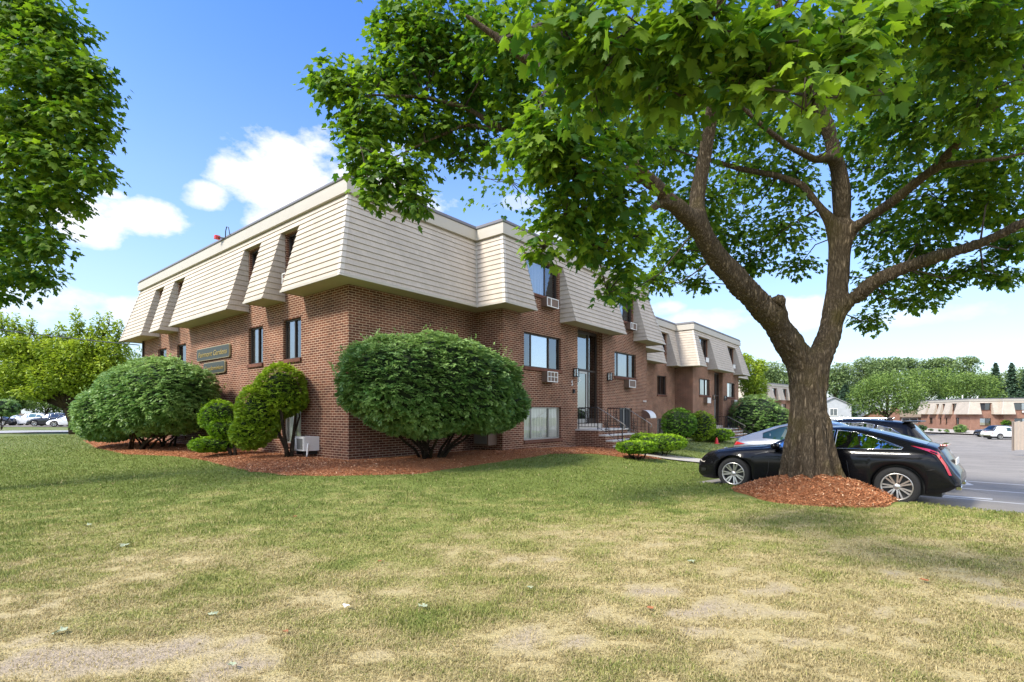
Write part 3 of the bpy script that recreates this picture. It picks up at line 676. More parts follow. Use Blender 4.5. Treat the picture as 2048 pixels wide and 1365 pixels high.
def text_mesh(txt, size, depth, name, mat, mtx, parent=None, shear=0.0, width=None):
    cu = bpy.data.curves.new(name, 'FONT'); cu.body = txt; cu.size = size; cu.extrude = depth; cu.shear = shear; cu.align_x = 'CENTER'; cu.align_y = 'CENTER'
    o = bpy.data.objects.new(name, cu); COL.objects.link(o); dg = bpy.context.evaluated_depsgraph_get(); dg.update()
    me = bpy.data.meshes.new_from_object(o.evaluated_get(dg)); bpy.data.objects.remove(o); bpy.data.curves.remove(cu)
    if width:
        xs = [v.co.x for v in me.vertices]; k = width / (max(xs) - min(xs))
        for v in me.vertices: v.co.x *= k
    me.transform(mtx); me.name = name
    return link(name, me, mat, parent)
def emat(h, e, a, o, z):      # frame on a wall: x along the wall as read from outside, y up, z outwards
    T, N_ = h.T[e], h.N[e]; p = h.p(e, a, o, z)
    return Matrix(((T.x, 0, N_.x, p.x), (T.y, 0, N_.y, p.y), (0, 1, 0, p.z), (0, 0, 0, 1)))
text_mesh('5', .26, .008, 'house_number', M['white_paint'], emat(H1, 3, 8.95 - E4, .012, 2.42), house)
text_mesh('5', .24, .002, 'house_number', M['white_paint'], emat(H1, 3, 9.98 - E4, -.28, 2.62), house)
# wire and small pipes
# name boards on the left wall, hung on the bricks: things of their own
def name_board(t0, t1, z0, z1, txt, label, shear=.25, frac=.88, sz=.27, bias=0):
    th = thing('name_board', label, 'sign'); th.location = (C2.x, C2.y, 0); th.rotation_euler = (0, 0, HEADING)
    a0, a1 = lt(t1), lt(t0); c = .05
    poly = [(a0 + c, z0), (a1 - c, z0), (a1, z0 + c), (a1, z1 - c), (a1 - c, z1), (a0 + c, z1), (a0, z1 - c), (a0, z0 + c)]
    mb = MB()
    for O0, O1, ins, mi in ((.02, .075, 0, 1), (.0755, .082, .022, 0)):
        am, zm = (a0 + a1) / 2, (z0 + z1) / 2; pl = [(am + (x - am) * (1 - 2 * ins / (a1 - a0)), zm + (z - zm) * (1 - 2 * ins / (z1 - z0))) for x, z in poly]
        n = 8; vs = [H1.p(0, x, O1, z) for x, z in pl] + [H1.p(0, x, O0, z) for x, z in pl]
        mb.add(vs, [tuple(range(n))] + [(i, i + n, (i + 1) % n + n, (i + 1) % n) for i in range(n)], mi)
    b = mb.build('board', [M['sign_green'], M['gold_edge']], th)
    text_mesh(txt, sz, .006, 'lettering', M['gold'], emat(H1, 0, (a0 + a1) / 2 + bias, .088, (z0 + z1) / 2 - .02), th, shear, width=(a1 - a0) * frac)
M['gold_edge'] = simple('gold_edge', (.30, .25, .14), .5, var=.2)
name_board(7.05, 9.94, 3.24, 3.70, 'Fairmont Gardens', 'long dark green name board with gold script on the left brick wall, the upper one')
name_board(7.42, 9.3, 2.72, 3.14, 'Condominium', 'shorter dark name board half behind the big left shrub, the lower one', sz=.22)

# entrance steps
def steps(root, s0, s1, t_wall, z_top, levels, depth0, run, zb):
    br = MB(); st = MB(); rise = (z_top + .1) / levels
    t = t_wall
    for i in range(levels):
        d = depth0 if i == 0 else run; z = z_top - rise * i; t1 = t - d
        br.box(s0, s1, t1, t - .001 if i else t, zb, z - .055); st.box(s0 - .03, s1 + .03, t1 - .03, t - (.03 if i else 0) - .001, z - .055, z, bev=.008); t = t1
    br.build('brick_base', M['brick'], root); st.build('tread', M['step_stone'], root)
def railing(root, s, pts_t, z_top, twist=True, panels=()):
    """pts_t: list of (t, z of rail, z of foot) posts along one edge"""
    mb = MB()
    for t, zr, zf in pts_t: mb = MB(); mb.box(s - .014, s + .014, t - .014, t + .014, zf, zr); mb.build('post', M['iron'], root)
    r = MB()
    for (t0, r0, f0), (t1, r1, f1) in zip(pts_t[:-1], pts_t[1:]):
        r.tube([(s, t0, r0), (s, t1, r1)], .018, 6); r.tube([(s, t0, f0 + .1), (s, t1, f1 + .1)], .010, 6)
        n = max(1, int(abs(t1 - t0) / .13))
        for k in range(1, n):
            q = k / n; tt = t0 + (t1 - t0) * q; r.box(s - .007, s + .007, tt - .007, tt + .007, f0 + (f1 - f0) * q + .1, r0 + (r1 - r0) * q)
    return r
def curls(mb, s, t, z, w, h):
    for k in range(7):
        cy = z + h * (k + .5) / 7
        for sg in (-1, 1):
            pts = []
            for j in range(9): a = j / 8 * 4.4 + k; rr = w * .30 * (1 - j / 14); pts.append((s, t + sg * w * .22 + rr * math.cos(a), cy + rr * math.sin(a)))
            mb.tube(pts, .009, 4)
def entrance_steps(root_label, loc, s0, s1, tw, zt, dz_foot):
    th = thing('entrance_steps', root_label, 'steps', loc, HEADING)
    rise = (zt + .1) / 4
    steps(th, s0, s1, tw, zt, 4, 1.0, .29, -.9)
    for s, lbl in ((s0 + .05, 'left'), (s1 - .05, 'right')):
        rt = MB(); t_e = tw - .95; t_f = tw - 1.0 - .29 * 3 - .08
        rr = railing(th, s, [(tw - .12, zt + .82, zt), (t_e, zt + .82, zt)], 0)
        for o in (rr,):
            curls(o, s, tw - .12 - .36, zt + .2, .2, .48)
            o.build('rail', M['iron'], th)
        m2 = MB(); zf = zt - rise * 3
        m2.tube([(s, t_e + .02, zt + .84), (s, t_e - .06, zt + .80), (s, t_f, zf + .82), (s, t_f - .1, zf + .76), (s, t_f - .12, zf + .66), (s, t_f - .05, zf + .62)], .017, 6)
        m2.tube([(s, t_e, zt + .08), (s, t_f, zf + .12)], .011, 6); m2.build('handrail', M['rail_paint'], th)
        m3 = MB()
        for k in range(7):
            q = k / 6; tt = t_e + (t_f - t_e) * q; m3.box(s - .007, s + .007, tt - .007, tt + .007, zt + (zf - zt) * q + .08, zt + .81 + (zf - zt) * q)
        m3.box(s - .015, s + .015, t_f - .015, t_f + .015, zf - .2, zf + .82)
        curls(m3, s, t_e + (t_f - t_e) * .36, zt + .08 + (zf - zt) * .4, .2, .5); m3.build('baluster', M['iron'], th)
    return th
entrance_steps('brick steps with pale stone treads and black iron railings at door number 5', (C2.x, C2.y, 0), 9.2, 11.6, -1.165, .67, 0)

# ---------------------------------------------------------------- second house, set back and lower
O2 = st2w(18.45, .96, -.37)
house2 = thing('apartment_building', 'second brick apartment house with mansard, set back beyond the first house', 'building', O2, HEADING)
FOOT2 = [(0, 14), (0, 0), (6.25, 0), (6.25, -1.16), (16.45, -1.16), (16.45, 0), (20.5, 0), (20.5, 14)]
H2 = House(house2, FOOT2, -1.6)
F2 = 6.25
hol2 = {1: [(3.45, 4.85, 2.80, 3.97), (3.45, 4.85, .2, 1.35), (3.35, 4.75, 5.42, 6.62)], 3: []}
for q in ((7.45, 9.55, 2.86, 3.95), (13.5, 15.45, 2.87, 3.97), (13.5, 15.2, .5, 1.48), (6.95, 9.0, 5.42, 6.62), (13.1, 15.0, 5.42, 6.62), (10.5, 12.4, .62, 4.6)):
    hol2[3].append((q[0] - F2, q[1] - F2, q[2], q[3]) + ((.30,) if q[0] == 10.5 else ()))
H2.walls(hol2)
for q in hol2[1]: H2.window(1, *q, [(.48, 'd'), (.52, 'd')] if q[2] > 1 else [(.5, 'c'), (.5, 'c')], frame='bronze')
for q, p_ in zip(hol2[3], ([(.18, 'd'), (.5, 'c'), (.32, 'g')], [(.55, 'g'), (.45, 'd')], [(.5, 'd'), (.5, 's')], [(.6, 'c'), (.4, 'd')], [(.6, 'c'), (.4, 'd')])): H2.window(3, *q, p_)
H2.ac(3, 8.3 - F2, 9.0 - F2, 2.34, 2.70, 2); H2.ac(3, 14.5 - F2, 15.2 - F2, 2.32, 2.68, 2); H2.ac(3, 8.0 - F2, 8.6 - F2, 5.04, 5.34, 2); H2.ac(3, 14.1 - F2, 14.7 - F2, 5.04, 5.34, 2)
H2.mansard(0, [(None, None)]); H2.mansard(1, [(None, 3.22), (4.9, None)]); H2.mansard(2, [(None, None)])
H2.mansard(3, [(None, 6.88 - F2), (9.08 - F2, 12.96 - F2), (15.08 - F2, None)]); H2.mansard(4, [(None, None)]); H2.mansard(5, [(None, None)]); H2.mansard(6, [(None, None)]); H2.mansard(7, [(None, None)])
H2.hips([0, 1, 2, 3, 4, 5, 6, 7]); H2.roof()
entrance(H2, 3, 10.5 - F2, 12.4 - F2, .80, 4.58, .28, house2)
lantern(H2, 3, 10.2 - F2, 2.78, house2); lantern(H2, 3, 12.75 - F2, 2.78, house2)
entrance_steps('far brick steps with thin pale handrails at the second apartment house', O2, 10.3, 12.7, -1.165, .6, 0)

# ================================================================== FOLIAGE
M['bark'] = None
def bark_mat(name, c1, c2, moss=(.12, .10, .03)):
    m, nt, b, N, L = newmat(name); setp(b, rough=.95, spec=.1)
    tc = N('ShaderNodeTexCoord'); mp = N('ShaderNodeMapping'); mp.inputs['Scale'].default_value = (14, 14, 2.2); L(tc.outputs['Object'], mp.inputs[0])
    n0 = N('ShaderNodeTexNoise'); n0.inputs['Scale'].default_value = 1.3; n0.inputs['Detail'].default_value = 3; L(tc.outputs['Object'], n0.inputs[0])
    ad = N('ShaderNodeVectorMath'); ad.operation = 'MULTIPLY_ADD'; L(n0.outputs['Color'], ad.inputs[0]); ad.inputs[1].default_value = (2.5, 2.5, .6); L(mp.outputs[0], ad.inputs[2])
    nz = N('ShaderNodeTexNoise'); nz.inputs['Scale'].default_value = 2.0; nz.inputs['Detail'].default_value = 7; nz.inputs['Roughness'].default_value = .62; L(ad.outputs[0], nz.inputs[0])
    rg = N('ShaderNodeMath'); rg.operation = 'SUBTRACT'; L(nz.outputs[0], rg.inputs[0]); rg.inputs[1].default_value = .5
    ab = N('ShaderNodeMath'); ab.operation = 'ABSOLUTE'; L(rg.outputs[0], ab.inputs[0])
    ml = N('ShaderNodeMath'); ml.operation = 'MULTIPLY'; ml.use_clamp = True; L(ab.outputs[0], ml.inputs[0]); ml.inputs[1].default_value = 6.5
    cr = N('ShaderNodeMixRGB'); L(ml.outputs[0], cr.inputs[0]); cr.inputs[1].default_value = (*c1, 1); cr.inputs[2].default_value = (*c2, 1)
    n3 = N('ShaderNodeTexNoise'); n3.inputs['Scale'].default_value = 1.8; n3.inputs['Detail'].default_value = 5; L(tc.outputs['Object'], n3.inputs[0])
    mr = N('ShaderNodeMapRange'); mr.inputs[1].default_value = .5; mr.inputs[2].default_value = .72; mr.inputs[4].default_value = .6; L(n3.outputs[0], mr.inputs[0])
    m2 = N('ShaderNodeMixRGB'); L(mr.outputs[0], m2.inputs[0]); L(cr.outputs[0], m2.inputs[1]); m2.inputs[2].default_value = (*moss, 1); L(m2.outputs[0], b.inputs['Base Color'])
    bp = N('ShaderNodeBump'); bp.inputs['Strength'].default_value = 1.0; bp.inputs['Distance'].default_value = .035; L(ml.outputs[0], bp.inputs['Height']); L(bp.outputs[0], b.inputs['Normal'])
    return m
M['bark'] = bark_mat('bark', (.075, .056, .036), (.29, .225, .15), (.16, .13, .04))
M['bark_dark'] = bark_mat('bark_dark', (.03, .022, .015), (.10, .075, .05))
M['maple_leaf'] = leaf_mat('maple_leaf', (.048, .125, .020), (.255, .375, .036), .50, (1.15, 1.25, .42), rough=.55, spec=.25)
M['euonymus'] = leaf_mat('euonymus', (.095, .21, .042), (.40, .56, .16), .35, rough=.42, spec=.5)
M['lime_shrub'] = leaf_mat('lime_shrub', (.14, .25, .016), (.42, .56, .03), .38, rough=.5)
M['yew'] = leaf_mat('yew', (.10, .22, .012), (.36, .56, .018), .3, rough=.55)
M['yew_dark'] = leaf_mat('yew_dark', (.055, .15, .014), (.18, .34, .018), .28, rough=.55)
M['far_leaf'] = leaf_mat('far_leaf', (.10, .18, .04), (.27, .38, .075), .35, rough=.6)
M['wood_leaf'] = leaf_mat('wood_leaf', (.12, .19, .07), (.27, .36, .12), .3, rough=.7)
M['conifer_leaf'] = leaf_mat('conifer_leaf', (.04, .085, .05), (.09, .15, .075), .15, rough=.7)
M['thorn_leaf'] = leaf_mat('thorn_leaf', (.17, .27, .018), (.46, .56, .04), .4, rough=.55)
M['twig'] = simple('twig', (.045, .034, .022), .9)
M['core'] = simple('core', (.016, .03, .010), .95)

def nrm(a): return a / np.maximum(np.linalg.norm(a, axis=-1, keepdims=True), 1e-9)
half = [(.20, -.04), (.40, .06), (.33, .20), (.46, .30), (.60, .53), (.40, .50), (.24, .50), (.28, .70), (.15, .76)]
_o = [(0, 0)] + half + [(0, 1.0)] + [(-x, y) for x, y in half[::-1]]
MAPLE_V = np.array([(0, .36, 0)] + [(x, y, -.22 * abs(x) - .18 * max(0, y - .4) ** 2) for x, y in _o]); MAPLE_V[:, 1] -= .1
MAPLE_F = [(0, i, i + 1 if i < len(_o) else 1) for i in range(1, len(_o) + 1)]
DIA_V = np.array([(0, -.5, 0), (.30, -.05, .06), (0, .5, -.04), (-.30, -.05, .06)]); DIA_F = [(0, 1, 2), (0, 2, 3)]
OVAL_V = np.array([(0, -.5, 0), (.22, -.2, .05), (.2, .2, .04), (0, .5, -.06), (-.2, .2, .04), (-.22, -.2, .05)]); OVAL_F = [(0, 1, 2, 3), (0, 3, 4, 5)]
def leaf_arrays(tv, tf, pos, axis, normal, size, tone):
    n = len(pos); k = len(tv); a = nrm(axis); nn = nrm(normal - (normal * a).sum(1, keepdims=True) * a); b = np.cross(a, nn); size = np.broadcast_to(np.asarray(size, float), (n,))
    V = pos[:, None, :] + size[:, None, None] * (tv[None, :, 0:1] * b[:, None] + tv[None, :, 1:2] * a[:, None] + tv[None, :, 2:3] * nn[:, None])
    fl = np.array([len(f) for f in tf]); base = np.concatenate([np.array(f) for f in tf])
    loops = (np.arange(n)[:, None] * k + base[None]).ravel()
    return V.reshape(-1, 3), np.tile(fl, n), loops, np.repeat(tone, k)
def leaf_mesh(name, parts, mat, parent=None, core=None):
    """parts: leaf_arrays results; core: (verts, quads) of a dark twiggy inside"""
    V = []; FL = []; LP = []; T = []; MI = []; off = 0
    for v, fl, lp, t in parts: V.append(v); FL.append(fl); LP.append(lp + off); T.append(t); MI.append(np.zeros(len(fl), int)); off += len(v)
    mats = [mat]
    if core is not None:
        mats.append(M['core'])
        for cv, cq in core: V.append(cv); FL.append(np.full(len(cq), 4)); LP.append(cq.ravel() + off); T.append(np.zeros(len(cv))); MI.append(np.ones(len(cq), int)); off += len(cv)
    return np_mesh(name, np.concatenate(V), np.concatenate(FL), np.concatenate(LP), mats, parent, tone=np.concatenate(T), mid=np.concatenate(MI))
def wob(p, f=1.0, s=0.0):
    x, y, z = p[:, 0] * f, p[:, 1] * f, p[:, 2] * f
    return (np.sin(2.1 * x + 1.3 * z + s) * np.cos(1.7 * y - .6 * z + s * 2) + .6 * np.sin(4.3 * y + 3.1 * z + s) * np.cos(3.7 * x + s * 3) + .35 * np.sin(8 * x + 7 * z + s) * np.cos(9 * y + 6 * z - s)) / 1.5
def rot2(v, h): c, s = math.cos(h), math.sin(h); return np.stack([v[:, 0] * c - v[:, 1] * s, v[:, 0] * s + v[:, 1] * c, v[:, 2]], 1)
def sph(n):
    v = rng.normal(size=(n, 3)); return nrm(v)
def superpt(d, e): # superellipsoid radius factor for direction d
    return (np.abs(d) ** e).sum(1, keepdims=True) ** (-1 / e)
def blocked(p):    # inside one of the houses
    s, t = w2st(p[:, 0], p[:, 1])
    b = (s > -.06) & (t > -.06) & (s < 18.4); b |= (s > 4.78) & (s < 15.66) & (t > -1.22)
    b |= (s > 18.4) & (t > .90); b |= (s > 24.6) & (s < 35) & (t > -.26)
    return b
def shrub(name, label, blobs, mat, leaf, dens, base, stems=5, group=None, lay=.6, lump=.10, cat='shrub', top_tone=.35, tpl='dia', coref=.80, heading=HEADING, sprigs=0, ztrim=None, stem_r=.03, stem_spread=.12):
    """blobs: (centre, (a, b, c), exponent): leafy masses turned to the house's heading"""
    bx = Vector(base); th = thing(name, label, cat, bx, 0, group); B = np.array(bx)
    parts = []; cores = []; tv, tf = (OVAL_V, OVAL_F) if tpl == 'oval' else (DIA_V, DIA_F)
    for bi, (c, r, e) in enumerate(blobs):
        c = np.array(c); r = np.array(r); area = 4 * math.pi * ((r[0] * r[1]) ** 1.6 / 3 + (r[0] * r[2]) ** 1.6 / 3 + (r[1] * r[2]) ** 1.6 / 3) ** (1 / 1.6)
        kk = 6; n = int(area * dens / kk); d = sph(n); q = d * superpt(d, e)
        lum = 1 + lump * wob(q * r, 1.6 / max(.5, r.max() ** .5), bi * 3 + 1)[:, None]; depth = 1 - np.minimum(rng.exponential(.06, (n, 1)), .3)
        p = rot2(q * r * lum * depth, heading) + c; out = nrm(rot2(q / r, heading))
        ok = ~blocked(p)
        for bj, (c2, r2, e2) in enumerate(blobs):
            if bj != bi:
                l = rot2(p - np.array(c2), -heading) / np.array(r2); ok &= ((np.abs(l) ** e2).sum(1) > .75)
        if ztrim is not None: ok &= p[:, 2] > ztrim
        p, out, depth = p[ok], out[ok], depth[ok]; n = len(p)
        up = np.array([0, 0, 1.0])
        # flat sprays: a fan of leaves in one plane that leans out and a little down
        sa = nrm(out * np.array([1, 1, .3]) + rng.normal(0, .3, (n, 3)) * [1, 1, .5] + np.array([0, 0, -.30 * lay])); sn = nrm(up * lay + out * (1.05 - lay * .75) + rng.normal(0, .25, (n, 3))); sn = nrm(sn - (sn * sa).sum(1, keepdims=True) * sa); sb = np.cross(sa, sn)
        hrel = np.clip((p[:, 2] - c[2]) / r[2], -1, 1)
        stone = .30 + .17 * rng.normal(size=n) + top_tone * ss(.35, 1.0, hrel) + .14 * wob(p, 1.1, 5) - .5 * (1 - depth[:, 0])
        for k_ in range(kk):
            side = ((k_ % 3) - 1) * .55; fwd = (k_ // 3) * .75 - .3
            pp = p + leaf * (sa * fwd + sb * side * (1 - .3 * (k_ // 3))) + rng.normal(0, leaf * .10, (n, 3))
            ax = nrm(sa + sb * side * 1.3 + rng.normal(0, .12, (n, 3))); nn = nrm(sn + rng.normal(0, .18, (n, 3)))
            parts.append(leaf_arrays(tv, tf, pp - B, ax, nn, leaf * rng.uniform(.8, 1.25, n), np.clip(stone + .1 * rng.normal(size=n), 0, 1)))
        if sprigs:      # young shoots standing out of the clipped outline
            m = int(area * sprigs); d2 = sph(m); d2[:, 2] = np.abs(d2[:, 2]) * .9 + .05; d2 = nrm(d2); q2 = d2 * superpt(d2, e)
            p2 = rot2(q2 * r, heading) + c; o2 = nrm(rot2(q2 / r, heading) + np.array([0, 0, .5])); keep = ~blocked(p2); p2, o2 = p2[keep], o2[keep]
            for s_ in range(5):
                pp = p2 + o2 * (s_ * leaf * .55) + rng.normal(0, leaf * .25, p2.shape); m2 = len(pp)
                parts.append(leaf_arrays(tv, tf, pp - B, nrm(o2 + rng.normal(0, .6, (m2, 3))), nrm(np.array([0, 0, 1.]) + rng.normal(0, .5, (m2, 3))), leaf * rng.uniform(.6, 1.1, m2), np.clip(.6 + .2 * rng.normal(size=m2), 0, 1)))
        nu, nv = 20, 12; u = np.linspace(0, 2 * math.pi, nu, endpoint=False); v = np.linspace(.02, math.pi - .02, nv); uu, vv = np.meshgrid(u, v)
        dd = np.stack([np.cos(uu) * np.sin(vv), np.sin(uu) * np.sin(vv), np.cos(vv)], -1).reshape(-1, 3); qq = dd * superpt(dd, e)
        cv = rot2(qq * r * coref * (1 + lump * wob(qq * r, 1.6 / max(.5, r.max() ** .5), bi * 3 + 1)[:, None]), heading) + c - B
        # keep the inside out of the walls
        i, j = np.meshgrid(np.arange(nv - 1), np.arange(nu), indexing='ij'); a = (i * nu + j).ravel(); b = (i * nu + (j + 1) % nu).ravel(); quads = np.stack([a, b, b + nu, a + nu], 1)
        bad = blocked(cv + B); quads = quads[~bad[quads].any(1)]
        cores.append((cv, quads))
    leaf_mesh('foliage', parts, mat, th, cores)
    if stems:
        mb = MB(); c, r, e = blobs[0]; c = np.array(c)
        for k in range(stems):
            an = 6.28 * k / stems + rng.uniform(-.4, .4); x0 = np.array([math.cos(an), math.sin(an), 0]) * stem_spread * rng.uniform(.3, 1)
            tgt = c - B + rot2(np.array([[math.cos(an) * r[0] * .6, math.sin(an) * r[1] * .6, -r[2] * .55]]), heading)[0]
            mid = x0 * .5 + tgt * .5 + np.array([0, 0, -.08]) + rng.normal(0, .05, 3)
            mb.tube([x0 + [0, 0, -.12], x0 + (mid - x0) * .4 + [0, 0, .05], mid, tgt], [stem_r * 1.25, stem_r, stem_r * .8, stem_r * .55], 7)
            for q in range(2):
                t2 = tgt + np.clip(rng.normal(0, .14, 3), -.25, .25) * r * [1, 1, .2] + [0, 0, .15]; mb.tube([mid, (mid + t2) / 2 + rng.normal(0, .04, 3), t2], [stem_r * .6, stem_r * .45, stem_r * .25], 5)
        mb.build('stem', M['bark_dark'], th)
    return th
def sw(s, t, z): v = st2w(s, t, z); return (v.x, v.y, v.z)

shrub('burning_bush', 'largest round clipped green shrub in front of the brick corner recess', [(sw(1.50, -1.78, 1.98), (2.85, 1.58, 1.27), 2.35), (sw(2.9, -2.0, 1.5), (1.5, 1.15, .78), 2.1)], M['euonymus'], .084, 1450,
      (st2w(1.75, -1.25).x, st2w(1.75, -1.25).y, float(gz(*st2w(1.75, -1.25).xy)) + .05), stems=13, lay=.85, tpl='dia', stem_spread=.42, stem_r=.038, sprigs=2.5, coref=.84)
pb = st2w(-1.55, 9.9)
shrub('burning_bush', 'long spreading green shrub under the name boards at the left brick wall', [(sw(-1.62, 9.1, 1.83), (1.5, 3.25, 1.28), 2.3), (sw(-2.0, 11.6, 1.35), (1.45, 2.2, .95), 2.1), (sw(-2.1, 12.6, .85), (1.1, 1.5, .62), 2.0)], M['euonymus'], .094, 1000,
      (pb.x, pb.y, float(gz(pb.x, pb.y)) + .05), stems=16, lay=.85, stem_spread=.8, stem_r=.035, sprigs=2, coref=.84)
def A3(px, py, d): v = at(px, py, d); return (v.x, v.y, v.z)
def onbed(px, d, dz=.05): x = (px - CX) / F * d; return (x, d, float(gz(x, d)) + dz)
shrub('standard_shrub', 'tall lime green shrub on a bare trunk by the left brick wall', [(A3(563, 782, 14.2), (.66, .66, .74), 2.2), (A3(520, 825, 14.0), (.62, .62, .82), 2.1), (A3(503, 862, 13.8), (.50, .5, .50), 2.0)], M['lime_shrub'], .066, 2300,
      onbed(580, 13.9), stems=3, lay=.5, top_tone=.45, stem_spread=.09, stem_r=.055, sprigs=3, lump=.12, coref=.66)
shrub('yew', 'small cloud-clipped yew of stacked pads between two larger shrubs', [(A3(438, 832, 15.2), (.48, .52, .46), 2.2), (A3(452, 858, 15.0), (.5, .45, .3), 2.0), (A3(425, 889, 14.8), (.58, .5, .22), 2.1)], M['yew'], .05, 2300,
      onbed(468, 14.6), stems=3, lay=.3, top_tone=.45, stem_spread=.06, stem_r=.045, lump=.14, sprigs=3)
shrub('yew', 'low flat-topped yew beside the foot of the entrance steps', [(A3(1272, 894, 16.6), (.60, .60, .20), 2.6)], M['yew'], .045, 2600, onbed(1272, 16.6, .0), stems=7, lay=.3, top_tone=.55, stem_spread=.12, stem_r=.018, sprigs=4)
shrub('yew', 'wide low bright yew spreading right of the entrance steps', [(A3(1322, 885, 18.6), (1.0, .8, .30), 2.4), (A3(1288, 880, 19.4), (.55, .5, .26), 2.2)], M['yew'], .045, 2100, onbed(1322, 18.6, .0), stems=6, lay=.3, top_tone=.55, stem_spread=.3, stem_r=.02, sprigs=4)
shrub('yew', 'dark green ball-clipped yew at the recess between the two houses', [(A3(1357, 848, 21.8), (.72, .70, .66), 2.2)], M['yew_dark'], .05, 1700, onbed(1357, 21.8), stems=5, lay=.3, top_tone=.3, stem_spread=.12, stem_r=.03, lump=.06, sprigs=2)
shrub('round_shrub', 'pale green round shrub behind the dark ball-clipped yew', [(A3(1401, 852, 27.5), (.75, .72, .78), 2.2)], M['lime_shrub'], .07, 900, onbed(1401, 27.5), stems=4, lay=.4, top_tone=.3, stem_r=.03, sprigs=1)
shrub('hedge', 'low clipped bright hedge by the far steps', [(A3(1437, 870, 28.5), (1.1, .7, .33), 2.8)], M['yew'], .06, 1100, onbed(1437, 28.5), stems=4, lay=.3, top_tone=.5, stem_r=.02)
shrub('burning_bush', 'big dark rounded shrub at the end of the second house', [(A3(1512, 832, 37.5), (2.0, 1.8, 1.55), 2.2), (A3(1545, 842, 37), (1.2, 1.3, 1.1), 2.1)], M['euonymus'], .13, 230, onbed(1515, 37.5), stems=5, lay=.8, stem_r=.05, stem_spread=.4)

# ------------------------------------------------------------------ trees
def skin_tree(name, branches, mat, parent, loc, sub=1, jitter=0.0):
    """branches: lists of (point, radius) laid from one shared skeleton; first branch holds the root"""
    bm = bmesh.new(); lay = bm.verts.layers.skin.verify(); key = {}
    def vert(p, r):
        k = (round(p[0], 3), round(p[1], 3), round(p[2], 3))
        if k in key: return key[k]
        v = bm.verts.new(Vector(p) - Vector(loc)); v[lay].radius = (r, r); key[k] = v; return v
    for b in branches:
        prev = None
        for p, r in b:
            v = vert(p, r)
            if prev is not None and prev is not v and bm.edges.get((prev, v)) is None: bm.edges.new((prev, v))
            prev = v
    bm.verts.ensure_lookup_table(); bm.verts[0][lay].use_root = True
    me = bpy.data.meshes.new(name); bm.to_mesh(me); bm.free(); o = bpy.data.objects.new(name, me); COL.objects.link(o)
    sk = o.modifiers.new('skin', 'SKIN'); sk.use_smooth_shade = True; sk.branch_smoothing = .6
    sb = o.modifiers.new('sub', 'SUBSURF'); sb.levels = sub; sb.render_levels = sub
    dg = bpy.context.evaluated_depsgraph_get(); dg.update(); m2 = bpy.data.meshes.new_from_object(o.evaluated_get(dg)); bpy.data.objects.remove(o); bpy.data.meshes.remove(me); m2.name = name
    for p in m2.polygons: p.use_smooth = True
    m2.materials.clear()
    return link(name, m2, mat, parent)

mt = at(1615, 950, 9.75); MAPLE = (mt.x, mt.y, float(gz(mt.x, mt.y)) + .2)
maple = thing('maple_tree', 'big forked maple standing in a red bark mound beside the black coupe', 'tree', MAPLE)
def BR(*l): return [(at(x, y, d), r) for x, y, d, r in l]
T0, T1, T2, T3 = (1618, 1000, 9.75, .66), (1618, 940, 9.75, .50), (1618, 880, 9.75, .42), (1616, 800, 9.75, .405)
FK = (1622, 745, 9.72, .40)
LIMBS = [BR(T0, T1, T2, T3, FK),
    BR(FK, (1580, 690, 9.6, .29), (1535, 628, 9.3, .27), (1482, 570, 9.0, .255), (1432, 515, 8.7, .225), (1395, 455, 8.3, .20), (1335, 395, 7.6, .14), (1290, 352, 7.1, .12), (1240, 290, 6.4, .10), (1190, 240, 5.8, .085), (1110, 160, 5.2, .065), (1000, 80, 4.9, .045), (930, 30, 4.8, .02)),
    BR((1395, 455, 8.3, .20), (1394, 390, 8.3, .15), (1408, 320, 8.2, .135), (1420, 250, 8.0, .12), (1432, 150, 7.5, .09), (1440, 30, 7.0, .07), (1440, -120, 6.6, .04)),
    BR((1290, 352, 7.1, .12), (1210, 330, 7.0, .06), (1110, 285, 6.9, .055), (1010, 262, 7.0, .05), (930, 215, 7.0, .042), (850, 195, 7.0, .03), (740, 190, 6.9, .015)),
    BR((1010, 262, 7.0, .05), (930, 250, 7.1, .03), (850, 285, 7.0, .02), (780, 320, 6.8, .012)),
    BR(FK, (1655, 680, 9.72, .26), (1670, 620, 9.72, .25), (1676, 540, 9.7, .235), (1682, 470, 9.7, .22), (1684, 400, 9.6, .20), (1676, 310, 9.5, .17), (1645, 230, 9.3, .14), (1600, 140, 9.0, .11), (1560, 30, 8.8, .08), (1530, -150, 8.6, .04)),
    BR((1670, 620, 9.72, .25), (1705, 600, 9.5, .16), (1745, 565, 9.2, .15), (1810, 535, 8.8, .135), (1880, 512, 8.3, .12), (1960, 488, 7.9, .10), (2060, 440, 7.4, .08), (2200, 380, 7.0, .04)),
    BR((1682, 470, 9.7, .22), (1725, 445, 9.3, .10), (1790, 400, 8.6, .10), (1870, 335, 7.9, .085), (1960, 245, 7.1, .07), (2060, 150, 6.5, .05), (2180, 50, 6.2, .03)),
    BR((1682, 470, 9.7, .22), (1640, 415, 9.7, .075), (1605, 370, 9.75, .075), (1555, 352, 9.9, .07), (1480, 338, 10.0, .06), (1410, 318, 10.1, .045), (1340, 330, 10.2, .02)),
    BR((1676, 310, 9.5, .17), (1630, 320, 9.2, .07), (1575, 292, 8.8, .055), (1510, 240, 8.2, .04), (1450, 180, 7.4, .02)),
    BR((1870, 335, 7.9, .085), (1930, 325, 7.5, .04), (2000, 318, 7.2, .03), (2080, 300, 7.0, .015)),
    BR((1335, 395, 7.6, .14), (1300, 420, 7.5, .035), (1230, 430, 7.2, .03), (1160, 420, 6.7, .02), (1090, 450, 6.2, .01)),
    BR((1535, 628, 9.3, .27), (1554, 606, 9.1, .17), (1563, 590, 9.0, .15))]
